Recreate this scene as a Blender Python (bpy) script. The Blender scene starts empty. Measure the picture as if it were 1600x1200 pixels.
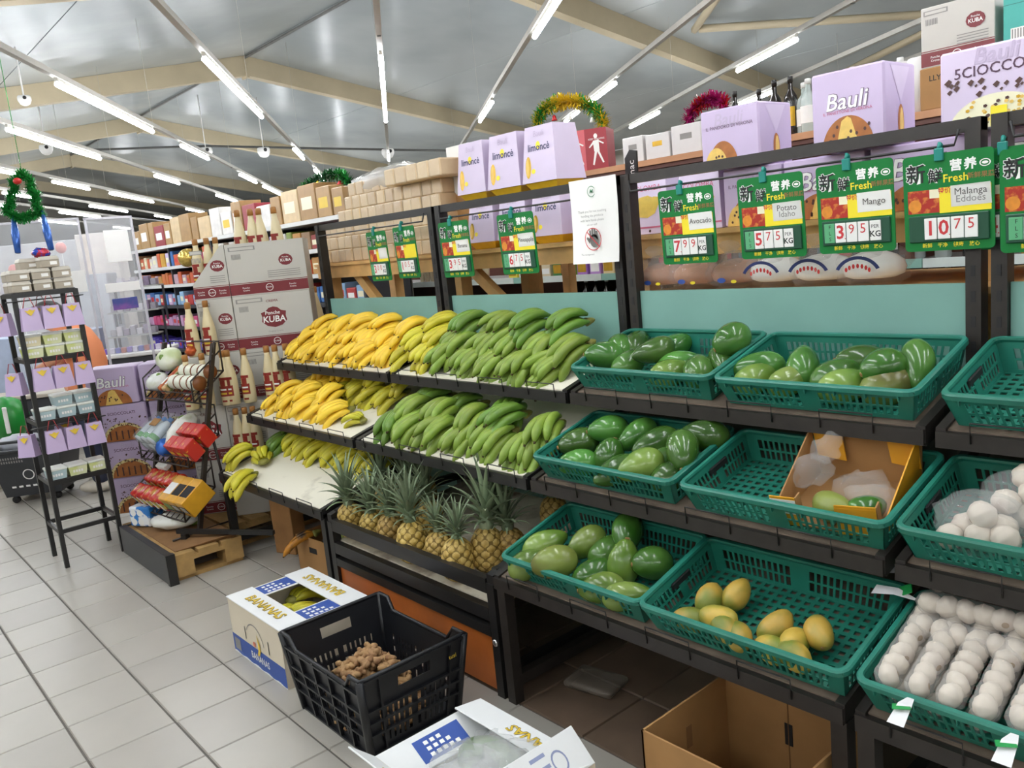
import bpy, bmesh, math, random
from mathutils import Vector, Matrix, Euler

random.seed(7)
S = bpy.context.scene
COL = S.collection

# ------------------------------------------------------------------ camera, world, exposure
FPX, PITCH, ROLL, YAW, H = 1303.84, 0.16985, -0.09934, -0.87314, 1.6
CF = Vector((math.sin(YAW) * math.cos(PITCH), math.cos(YAW) * math.cos(PITCH), -math.sin(PITCH)))
_r0 = Vector((math.cos(YAW), -math.sin(YAW), 0)); _u0 = _r0.cross(CF)
CR = _r0 * math.cos(ROLL) + _u0 * math.sin(ROLL)
CU = -_r0 * math.sin(ROLL) + _u0 * math.cos(ROLL)
CO = Vector((0, 0, H))
cam = bpy.data.cameras.new('camera'); cam.sensor_width = 36; cam.lens = 36 * FPX / 1600; cam.clip_end = 200; cam.clip_start = .02
cam_ob = bpy.data.objects.new('camera', cam); COL.objects.link(cam_ob)
cam_ob.matrix_world = Matrix(((CR.x, CU.x, -CF.x, 0), (CR.y, CU.y, -CF.y, 0), (CR.z, CU.z, -CF.z, H), (0, 0, 0, 1)))
S.camera = cam_ob
w = bpy.data.worlds.new('world'); S.world = w; w.use_nodes = True
w.node_tree.nodes['Background'].inputs[0].default_value = (.93, .96, 1, 1)
w.node_tree.nodes['Background'].inputs[1].default_value = 1.0
S.view_settings.view_transform = 'Standard'; S.view_settings.look = 'None'
S.view_settings.gamma = 1; S.view_settings.use_curve_mapping = False
S.view_settings.exposure = 0.0
TUBE_POWER = 55.0

def ray(px, py): return CF + CR * ((px - 800) / FPX) + CU * ((600 - py) / FPX)
def onX(px, py, X): d = ray(px, py); return CO + d * (X / d.x)
def onY(px, py, Y): d = ray(px, py); return CO + d * (Y / d.y)
def onZ(px, py, Z=0.): d = ray(px, py); return CO + d * ((Z - H) / d.z)
def onD(px, py, D): return CO + ray(px, py) * D
def onP(px, py, P, N):
    d = ray(px, py); P = Vector(P); N = Vector(N); return CO + d * ((P - CO).dot(N) / d.dot(N))
def onM(px, py, M, h=0.):                       # point of the local plane z = h of frame M, in local coordinates
    I = M.inverted(); o = I @ CO; d = I.to_3x3() @ ray(px, py); return o + d * ((h - o.z) / d.z)

# ------------------------------------------------------------------ materials
def hexc(s):
    s = s.lstrip('#'); c = [int(s[i:i + 2], 16) / 255 for i in (0, 2, 4)]
    return tuple(x / 12.92 if x <= .04045 else ((x + .055) / 1.055) ** 2.4 for x in c) + (1,)
MATS = {}
def mat(name, col, rough=.5, var=.1, scale=12., metal=0., spec=.5, alpha=1., emit=0., rnd=0., col2=None, thr=(.45, .6), bump=0., sss=0., coat=0.):
    if name in MATS: return MATS[name]
    m = bpy.data.materials.new(name); MATS[name] = m; m.use_nodes = True
    n = m.node_tree.nodes; L = m.node_tree.links; p = n['Principled BSDF']
    c = hexc(col); m.diffuse_color = c
    p.inputs['Roughness'].default_value = rough; p.inputs['Metallic'].default_value = metal
    p.inputs['Specular IOR Level'].default_value = spec; p.inputs['Alpha'].default_value = alpha
    p.inputs['Coat Weight'].default_value = coat
    if emit:
        p.inputs['Emission Color'].default_value = c; p.inputs['Emission Strength'].default_value = emit
        p.inputs['Base Color'].default_value = c; return m
    tc = n.new('ShaderNodeTexCoord'); nz = n.new('ShaderNodeTexNoise'); nz.inputs['Scale'].default_value = scale; nz.inputs['Detail'].default_value = 4
    L.new(tc.outputs['Object'], nz.inputs['Vector'])
    rmp = n.new('ShaderNodeValToRGB'); e = rmp.color_ramp.elements
    if col2:
        e[0].position, e[1].position = thr; e[0].color = c; e[1].color = hexc(col2)
    else:
        e[0].position, e[1].position = .3, .7
        e[0].color = tuple(x * (1 - var) for x in c[:3]) + (1,); e[1].color = tuple(min(1, x * (1 + var)) for x in c[:3]) + (1,)
    L.new(nz.outputs['Fac'], rmp.inputs['Fac']); out = rmp.outputs['Color']
    if rnd:
        oi = n.new('ShaderNodeObjectInfo'); mr = n.new('ShaderNodeMapRange')
        mr.inputs['To Min'].default_value = 1 - rnd; mr.inputs['To Max'].default_value = 1 + rnd
        L.new(oi.outputs['Random'], mr.inputs['Value'])
        hs = n.new('ShaderNodeHueSaturation'); L.new(out, hs.inputs['Color']); L.new(mr.outputs['Result'], hs.inputs['Value'])
        m2 = n.new('ShaderNodeMapRange'); m2.inputs['To Min'].default_value = .5 - rnd * .04; m2.inputs['To Max'].default_value = .5 + rnd * .04
        L.new(oi.outputs['Random'], m2.inputs['Value']); L.new(m2.outputs['Result'], hs.inputs['Hue']); out = hs.outputs['Color']
    L.new(out, p.inputs['Base Color'])
    if bump:
        b = n.new('ShaderNodeBump'); b.inputs['Strength'].default_value = bump; b.inputs['Distance'].default_value = .01
        L.new(nz.outputs['Fac'], b.inputs['Height']); L.new(b.outputs['Normal'], p.inputs['Normal'])
    return m

# ------------------------------------------------------------------ mesh builder
TXT = {}
def text_geo(s, bold=.0):
    k = (s, bold)
    if k not in TXT:
        c = bpy.data.curves.new('lettering', 'FONT'); c.body = s; c.size = 1; c.align_x = 'CENTER'; c.align_y = 'CENTER'; c.resolution_u = 2; c.offset = bold
        o = bpy.data.objects.new('lettering', c); COL.objects.link(o)
        dg = bpy.context.evaluated_depsgraph_get(); me = bpy.data.meshes.new_from_object(o.evaluated_get(dg))
        TXT[k] = ([v.co.copy() for v in me.vertices], [tuple(p.vertices) for p in me.polygons])
        bpy.data.objects.remove(o); bpy.data.curves.remove(c); bpy.data.meshes.remove(me)
    return TXT[k]

def T(x=0, y=0, z=0, rx=0, ry=0, rz=0, s=1.):
    return Matrix.Translation((x, y, z)) @ Euler((rx, ry, rz)).to_matrix().to_4x4() @ Matrix.Diagonal((s, s, s, 1) if not isinstance(s, (tuple, list)) else (*s, 1))
def frame(o, x, z=(0, 0, 1)):                   # frame with origin o, local x along x, local z towards z
    x = Vector(x).normalized(); z = Vector(z); z = (z - x * z.dot(x)).normalized(); y = z.cross(x)
    return Matrix(((x.x, y.x, z.x, o[0]), (x.y, y.y, z.y, o[1]), (x.z, y.z, z.z, o[2]), (0, 0, 0, 1)))
FRONT = Matrix.Rotation(math.pi / 2, 4, 'X')    # local xy drawing stood upright, facing -y

class MB:
    def __init__(s): s.v = []; s.f = []; s.mi = []; s.sm = []; s.mats = []
    def add(s, vs, fs, m, sm=False, M=None):
        if m not in s.mats: s.mats.append(m)
        i = s.mats.index(m); b = len(s.v)
        s.v += [(M @ Vector(v)) if M is not None else Vector(v) for v in vs]
        for f in fs: s.f.append(tuple(b + k for k in f)); s.mi.append(i); s.sm.append(sm)
        return s
    def hexa(s, p, m, M=None):                  # p: bottom 4 ccw, top 4 ccw
        return s.add(p, [(3, 2, 1, 0), (4, 5, 6, 7), (0, 1, 5, 4), (1, 2, 6, 5), (2, 3, 7, 6), (3, 0, 4, 7)], m, False, M)
    def box(s, x0, x1, y0, y1, z0, z1, m, M=None):
        return s.hexa([(x0, y0, z0), (x1, y0, z0), (x1, y1, z0), (x0, y1, z0), (x0, y0, z1), (x1, y0, z1), (x1, y1, z1), (x0, y1, z1)], m, M)
    def taper(s, wb, db, wt, dt, z0, z1, m, M=None):
        a, b, c, d = wb / 2, db / 2, wt / 2, dt / 2
        return s.hexa([(-a, -b, z0), (a, -b, z0), (a, b, z0), (-a, b, z0), (-c, -d, z1), (c, -d, z1), (c, d, z1), (-c, d, z1)], m, M)
    def rbox(s, x0, x1, y0, y1, z0, z1, m, b=.004, seg=1, M=None):
        bm = bmesh.new(); bmesh.ops.create_cube(bm, size=1)
        for v in bm.verts: v.co = Vector(((x0 + x1) / 2 + v.co.x * (x1 - x0), (y0 + y1) / 2 + v.co.y * (y1 - y0), (z0 + z1) / 2 + v.co.z * (z1 - z0)))
        bmesh.ops.bevel(bm, geom=list(bm.edges), offset=b, segments=seg, affect='EDGES', profile=.5)
        bm.verts.index_update(); s.add([v.co.copy() for v in bm.verts], [tuple(v.index for v in f.verts) for f in bm.faces], m, seg > 1, M); bm.free(); return s
    def tube(s, pts, r, m, n=6, closed=False, sm=True, M=None):
        pts = [Vector(p) for p in pts]; N = len(pts); rs = r if isinstance(r, (list, tuple)) else [r] * N
        vs = []; fs = []; up = None
        for i, p in enumerate(pts):
            a = pts[(i - 1) % N] if (closed or i > 0) else p; b = pts[(i + 1) % N] if (closed or i < N - 1) else p
            d = (b - a).normalized()
            if up is None: up = Vector((0, 0, 1)) if abs(d.z) < .9 else Vector((1, 0, 0))
            x = d.cross(up).normalized(); up = x.cross(d).normalized()
            for k in range(n):
                t = 2 * math.pi * (k + .5) / n; vs.append(p + (x * math.cos(t) + up * math.sin(t)) * rs[i])
        for i in range(N if closed else N - 1):
            for k in range(n):
                a = i * n + k; b = i * n + (k + 1) % n; j = ((i + 1) % N) * n
                fs.append((a, b, j + (k + 1) % n, j + k))
        if not closed: fs.append(tuple(range(n))[::-1]); fs.append(tuple((N - 1) * n + k for k in range(n)))
        return s.add(vs, fs, m, sm, M)
    def lathe(s, prof, m, n=16, M=None, sm=True, sx=1., sy=1.):
        vs = []; fs = []; N = len(prof)
        for r, z in prof:
            for k in range(n):
                t = 2 * math.pi * k / n; vs.append((r * math.cos(t) * sx, r * math.sin(t) * sy, z))
        for i in range(N - 1):
            for k in range(n): a = i * n; fs.append((a + k, a + (k + 1) % n, a + n + (k + 1) % n, a + n + k))
        fs.append(tuple(range(n))[::-1]); fs.append(tuple((N - 1) * n + k for k in range(n)))
        return s.add(vs, fs, m, sm, M)
    def ball(s, rx, ry, rz, m, M=None, n=12, k=8, fn=None):
        vs = [(0, 0, -rz)]; fs = []
        for i in range(1, k):
            a = -math.pi / 2 + math.pi * i / k
            for j in range(n): t = 2 * math.pi * j / n; vs.append((rx * math.cos(a) * math.cos(t), ry * math.cos(a) * math.sin(t), rz * math.sin(a)))
        vs.append((0, 0, rz)); e = len(vs) - 1
        for j in range(n): fs.append((0, 1 + (j + 1) % n, 1 + j)); b = 1 + (k - 2) * n; fs.append((b + j, b + (j + 1) % n, e))
        for i in range(k - 2):
            for j in range(n): a = 1 + i * n; fs.append((a + j, a + (j + 1) % n, a + n + (j + 1) % n, a + n + j))
        if fn: vs = [fn(Vector(v)) for v in vs]
        return s.add(vs, fs, m, True, M)
    def poly(s, pts, m, M=None): return s.add([(p[0], p[1], p[2] if len(p) > 2 else 0) for p in pts], [tuple(range(len(pts)))], m, False, M)
    def rect(s, x0, x1, y0, y1, m, M=None, z=0.): return s.poly([(x0, y0, z), (x1, y0, z), (x1, y1, z), (x0, y1, z)], m, M)
    def disc(s, cx, cy, rx, ry, m, M=None, z=0., n=18, a0=0, a1=360):
        p = [(cx + rx * math.cos(math.radians(a0 + (a1 - a0) * i / n)), cy + ry * math.sin(math.radians(a0 + (a1 - a0) * i / n)), z) for i in range(n + (a1 - a0 < 360))]
        return s.poly(p, m, M)
    def ring(s, cx, cy, ro, ri, m, M=None, z=0., n=24, a0=0, a1=360, sy=1.):
        vs = []; fs = []
        for i in range(n + 1):
            t = math.radians(a0 + (a1 - a0) * i / n); vs += [(cx + ro * math.cos(t), cy + ro * math.sin(t) * sy, z), (cx + ri * math.cos(t), cy + ri * math.sin(t) * sy, z)]
            if i: k = 2 * i; fs.append((k - 1, k - 2, k, k + 1))
        return s.add(vs, fs, m, False, M)
    def prism(s, pts, z0, z1, m, M=None):
        n = len(pts); return s.add([(p[0], p[1], z0) for p in pts] + [(p[0], p[1], z1) for p in pts], [tuple(range(n))[::-1], tuple(range(n, 2 * n))] + [(i, (i + 1) % n, n + (i + 1) % n, n + i) for i in range(n)], m, False, M)
    def text(s, st, size, m, x=0, y=0, z=0., M=None, bold=.0, sx=1., slant=0.):
        v, f = text_geo(st, bold); return s.add([(x + (p.x * sx + p.y * slant) * size, y + p.y * size, z) for p in v], f, m, False, M)
    def mesh(s, name='mesh', M=None):
        me = bpy.data.meshes.new(name)
        vs = s.v if M is None else [M @ p for p in s.v]
        me.from_pydata([tuple(p) for p in vs], [], s.f)
        for m in s.mats: me.materials.append(m)
        me.polygons.foreach_set('material_index', s.mi); me.polygons.foreach_set('use_smooth', s.sm); me.update(); return me

MW = {}
def ob(name, g, parent=None, M=None, world=False):
    """one mesh object; g is an MB or a shared mesh. M = its matrix in the parent; world: vertices given in world space"""
    if isinstance(g, MB):
        g = g.mesh(name, MW[parent].inverted() if (world and parent is not None) else None)
    o = bpy.data.objects.new(name, g); COL.objects.link(o)
    if parent is not None: o.parent = parent
    if M is not None: o.matrix_local = M if parent is not None else M; o.matrix_basis = M
    MW[o] = (MW[parent] if parent is not None else Matrix()) @ (M if M is not None else Matrix())
    return o
def tag(o, label, cat, group=None, kind=None):
    if label: o['label'] = label
    if cat: o['category'] = cat
    if group: o['group'] = group
    if kind: o['kind'] = kind
    return o
def thing(name, label, cat, M=None, group=None):
    o = bpy.data.objects.new(name, None); COL.objects.link(o); o.empty_display_size = .05
    M = M if M is not None else Matrix(); o.matrix_basis = M; MW[o] = M.copy(); return tag(o, label, cat, group)
def struct(name, g, parent=None, M=None):
    o = ob(name, g, parent, M)
    if parent is None: o['kind'] = 'structure'
    return o
_O1 = 'first second third fourth fifth sixth seventh eighth ninth tenth eleventh twelfth thirteenth fourteenth fifteenth sixteenth seventeenth eighteenth nineteenth twentieth'.split()
_T = ['', '', 'twenty', 'thirty', 'forty', 'fifty', 'sixty', 'seventy', 'eighty', 'ninety']
_TT = ['', '', 'twentieth', 'thirtieth', 'fortieth', 'fiftieth', 'sixtieth', 'seventieth', 'eightieth', 'ninetieth']
ORD = _O1 + [(_TT[n // 10] if n % 10 == 0 else _T[n // 10] + '-' + _O1[n % 10 - 1]) for n in range(21, 100)]
U = random.uniform
# ------------------------------------------------------------------ materials
black = mat('black_steel', '#1d1c1c', .38, .15)
brown_steel = mat('worn_dark_steel', '#282320', .45, .2, 30)
white_board = mat('white_shelf_board', '#e9e4d2', .5, .0, 9, col2='#a39b86', thr=(.6, .86))
white = mat('white_paint', '#e6e5e2', .45, .03)
paper = mat('paper', '#ecebe8', .7, .02)
teal = mat('teal_panel', '#7aa69c', .42, .05, 6)
teal_plastic = mat('teal_plastic', '#20705f', .36, .12, 8, rnd=.1)
wood = mat('varnished_pine', '#e0b070', .45, .18, 8)
orange_wood = mat('orange_wood_laminate', '#b8642a', .35, .16, 7)
pallet_wood = mat('raw_pallet_wood', '#a88652', .75, .22, 14)
card = mat('brown_cardboard', '#a07748', .75, .08, 10)
card_dark = mat('dark_cardboard', '#84603b', .8, .12, 10)
ink = mat('black_ink', '#1b1b1d', .6, .02)
grey_ink = mat('grey_ink', '#8d8b88', .7, .05)
white_ink = mat('white_ink', '#f2f2ef', .6, .01)
red = mat('red_print', '#c4241f', .4, .08)
yellow = mat('yellow_print', '#f0dc2c', .45, .04)
blue = mat('blue_print', '#2c4f9f', .5, .05)
chrome = mat('bright_metal', '#c9c9c9', .25, .05, metal=.9)
cream_steel = mat('cream_painted_steel', '#c3b597', .55, .07, 3)
lilac = mat('lilac_card', '#c2b0cf', .38, .05, 6)
lilac_pale = mat('pale_lilac_card', '#cfc0d9', .38, .04, 6)
gold = mat('gold_foil', '#c39a2c', .3, .2, 18, metal=.5)
cake = mat('cake_crust', '#a5642f', .6, .2, 30)
crumb = mat('cake_crumb', '#e0bb63', .6, .12, 40)
choc = mat('chocolate_print', '#4a2a24', .5, .1)
film = mat('clear_film', '#f4f6f6', .16, .0, 5, alpha=.13, spec=.9)
film_dense = mat('milky_film', '#eef0f0', .22, .03, 9, alpha=.42, spec=.8)
acrylic = mat('acrylic_sheet', '#eef1f6', .12, .02, 2, alpha=.2, spec=.6)

# ------------------------------------------------------------------ floor: base with grout, tiles laid on it
TS = .298
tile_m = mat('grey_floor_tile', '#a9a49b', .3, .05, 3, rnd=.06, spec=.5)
tile_g = mat('brown_floor_tile', '#6f5d4d', .45, .2, 5, rnd=.1)  # darker brown tile for the floor under the right-hand bays
grout = mat('dark_grout', '#5d5852', .8, .1)
bx = MB(); bx.box(-32, 6, -4, 13, -.08, -.006, grout)
floor = struct('floor', bx)
tb = MB(); g = .0022; h = TS / 2
tb.add([(-h + g, -h + .0035, -.006), (h - g, -h + .0035, -.006), (h - g, h - .0035, -.006), (-h + g, h - .0035, -.006),
        (-h + g + .003, -h + .0065, 0), (h - g - .003, -h + .0065, 0), (h - g - .003, h - .0065, 0), (-h + g + .003, h - .0065, 0)],
       [(4, 5, 6, 7), (0, 1, 5, 4), (1, 2, 6, 5), (2, 3, 7, 6), (3, 0, 4, 7)], tile_m)
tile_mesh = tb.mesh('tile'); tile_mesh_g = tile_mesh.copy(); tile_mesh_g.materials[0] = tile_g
X0T, Y0T = -3.607 + TS / 2, .778 + TS / 2
def in_view(P, m=60):
    d = P - CO; z = d.dot(CF)
    if z < .3: return None
    x = 800 + FPX * d.dot(CR) / z; y = 600 - FPX * d.dot(CU) / z
    return z if (-m < x < 1600 + m and -m < y < 1200 + m) else None
seen, rest = [], []
for i in range(-92, 14):
    for j in range(-13, 36):
        P = Vector((X0T + i * TS, Y0T + j * TS, 0)); z = in_view(P)
        if P.x < -31 or P.y > 12.5: continue
        if z and z < 12 and P.y < 3.2: seen.append((z, P))
        else: rest.append(P)
seen.sort(key=lambda t: t[0])
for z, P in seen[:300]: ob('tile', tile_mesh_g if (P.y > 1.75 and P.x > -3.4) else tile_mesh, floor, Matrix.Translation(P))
rest += [P for z, P in seen[300:]]
rb = MB()
for P in rest: rb.rect(P.x - h + g, P.x + h - g, P.y - h + .0035, P.y + h - .0035, tile_m, z=0)
o = ob('far_tiles', rb, floor); o['kind'] = 'stuff'

# ------------------------------------------------------------------ roof
ridge_y, ridge_z, slope = 5.46, 4.52, .18
roof_m = mat('grey_roof_sheet', '#a9b1b3', .25, .0, .45, col2='#bfc5c6', thr=(.42, .6), spec=.6, bump=.15)
seam = mat('roof_seam', '#6f6f6c', .6, .1)
def roof_z(y): return ridge_z - slope * abs(y - ridge_y)
sb = MB()
for y0, y1 in ((-4, ridge_y), (ridge_y, 13)):
    sb.hexa([(-32, y0, roof_z(y0) + .02), (6, y0, roof_z(y0) + .02), (6, y1, roof_z(y1) + .02), (-32, y1, roof_z(y1) + .02),
             (-32, y0, roof_z(y0) + .06), (6, y0, roof_z(y0) + .06), (6, y1, roof_z(y1) + .06), (-32, y1, roof_z(y1) + .06)], seam)
ceiling = struct('ceiling', sb)
XR = [5.5, 2.7, -2.1, -6.9, -11.7, -16.5, -21.4, -26.2, -31]
for a, b in zip(XR[1:], XR[:-1]):
    for y0, y1 in ((-4, ridge_y), (ridge_y, 13)):
        n = 3
        for k in range(n):
            p, q = y0 + (y1 - y0) * k / n + .006, y0 + (y1 - y0) * (k + 1) / n - .006
            m = MB(); zz = [roof_z(p), roof_z(q)]
            m.hexa([(b - .006, p, zz[0]), (a + .006, p, zz[0]), (a + .006, q, zz[1]), (b - .006, q, zz[1]),
                    (b - .006, p, zz[0] + .02), (a + .006, p, zz[0] + .02), (a + .006, q, zz[1] + .02), (b - .006, q, zz[1] + .02)][0:8], roof_m)
            ob('panel', m, ceiling)
for i, x in enumerate(XR[1:-1]):
    m = MB()
    for y0, y1 in ((-3.9, ridge_y), (12.9, ridge_y)):
        m.hexa([(x - .07, y0, roof_z(y0) - .2), (x + .07, y0, roof_z(y0) - .2), (x + .07, y1, roof_z(y1) - .27), (x - .07, y1, roof_z(y1) - .27),
                (x - .07, y0, roof_z(y0) - .002), (x + .07, y0, roof_z(y0) - .002), (x + .07, y1, roof_z(y1) - .002), (x - .07, y1, roof_z(y1) - .002)], cream_steel)
    t = struct('trim_%d' % (i + 1), m)
    c = MB(); c.box(x - .085, x + .085, ridge_y - .02, ridge_y + .02, ridge_z - .3, ridge_z - .02, cream_steel); ob('joint_plate', c, t)
def roofpt(px, py, drop=.1):                     # where a pixel's ray meets the far roof slope
    d = ray(px, py); k = slope; t = (ridge_z - drop - H + k * ridge_y) / (d.z + k * d.y); return CO + d * t
n0 = len(XR)
for k, (a, b) in enumerate((((1085, 47), (1160, -60)), ((1092, 45), (1800, 0)), ((1300, 122), (1640, -45)))):
    m = MB(); m.tube([roofpt(*a), roofpt(*b)], .045, cream_steel, 6); struct('trim_%d' % (n0 + k), m)
m = MB(); m.tube([(-31, ridge_y, ridge_z - .03), (5, ridge_y, ridge_z - .03)], .02, seam, 6); struct('trim_%d' % (n0 + 4), m)
wall_m = mat('off_white_wall', '#cfcbc1', .7, .04, 2)
for nm, a in dict(wall_back=(-32, 6, 13, 13.1), wall_front=(-32, 6, -4.1, -4)).items():
    m = MB(); m.box(*a, 0, {'wall_back': 3.16, 'wall_front': 2.82}[nm], wall_m); struct(nm, m)
for nm, x in (('wall_left', -32.0), ('wall_right', 6.0)):
    m = MB(); m.prism([(-4, 0), (13, 0), (13, roof_z(13)), (ridge_y, ridge_z), (-4, roof_z(-4))], 0, .1, wall_m, Matrix(((0, 0, 1, x - .05), (1, 0, 0, 0), (0, 1, 0, 0), (0, 0, 0, 1)))); struct(nm, m)

# ------------------------------------------------------------------ light rows
LD = Vector((math.cos(2.56423), math.sin(2.56423), 0)); LP = Vector((-LD.y, LD.x, 0)) * -1   # along the rows, across them
LP = Vector((.546, .838, 0))
glow = mat('lit_tube', '#f8fbff', emit=TUBE_POWER)
batten_m = mat('white_batten', '#c9c6be', .5, .04)
rows = {-7.45: [(10, 12.4), (14.6, 17), (19.4, 21.6), (24.2, 25.6)], -6.4: [(8, 10.4), (13, 15.4), (17.7, 20.0)], -5.55: [(5.6, 8), (9.6, 11.2), (13.35, 14.6), (16.88, 19.1), (21.2, 22.7)],  # nearest tubes of the rows, out of view, are added to light the stand
        -4.52: [(1.2, 3.6), (6, 8.4), (9.6, 11.3), (12.46, 13.86), (14.8, 17.3), (19.9, 21.7)], -3.27: [(-1.2, 1.0), (3.0, 5.4), (8.19, 10.58), (12.83, 14.2), (17, 19.2)],
        -2.23: [(-2.4, 0), (1.8, 4.2), (6.55, 8.95), (10.06, 11.44), (13.64, 15.2), (15.95, 18.3)],
        -1.12: [(-4, -1.6), (1.05, 3.4), (6.12, 8.6), (11.18, 12.3), (13.93, 15.75), (18, 19.6)], .06: [(-4, -1.6), (1.6, 4.0), (6.45, 7.92), (8.06, 9.5), (12.83, 13.45), (15.6, 16.5)],
        1.15: [(-4.4, -2), (.4, 2.8), (4.9, 6.16), (8.8, 10.1), (13.6, 15)], 2.3: [(-5, -2.6), (0, 2.4), (3.6, 5.2), (8.26, 9.56), (9.95, 10.75)],
        3.48: [(-4.5, -2.1), (.5, 2.9), (6.88, 8.12), (10.58, 11.9)], 4.55: [(-4, -1.6), (1.5, 3.9), (9.6, 10.8)], 5.57: [(-3, -.6), (2, 4.4), (8.2, 8.5)]}
HL = 3.0; nt = 0
for ri, (pp, segs) in enumerate(rows.items()):
    Mr = Matrix(((LD.x, -LD.y, 0, LP.x * pp), (LD.y, LD.x, 0, LP.y * pp), (0, 0, 1, HL), (0, 0, 0, 1)))
    s0_, s1_ = max(-6, (-3.6 - .838 * pp) / .546), min(27, (12.6 - .838 * pp) / .546)
    m = MB(); m.box(s0_, s1_, -.02, .02, .045, .085, batten_m)
    for s_ in range(math.ceil(s0_), int(s1_), 4):
        hy = roof_z(s_ * LD.y + pp * LP.y) - HL
        m.box(s_, s_ + .03, -.012, .012, .041, .045, seam); m.tube([(s_, 0, .085), (s_, 0, max(.1, hy - .01))], .0018, batten_m, 4)
    rail = ob('lighting_rail', m, None, Mr)
    tag(rail, 'long white lighting rail under the roof, %s rail counted from the checkout side' % ORD[ri], 'rail', 'lighting rails')
    for a, b in segs:
        nt += 1; big = (b - a) > 1.6
        t = thing('ceiling_light', 'fluorescent tube light, %s along the %s white rail' % (ORD[segs.index((a, b))], ORD[ri]), 'light', Mr @ T((a + b) / 2), 'fluorescent ceiling lights')
        L2 = (b - a) / 2
        m = MB(); m.box(-L2, L2, -.012, .012, .018, .045, batten_m); ob('housing', m, t)
        m = MB(); m.tube([(-L2 + .01, 0, 0), (L2 - .01, 0, 0)], .019, glow, 8); ob('tube', m, t)
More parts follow.
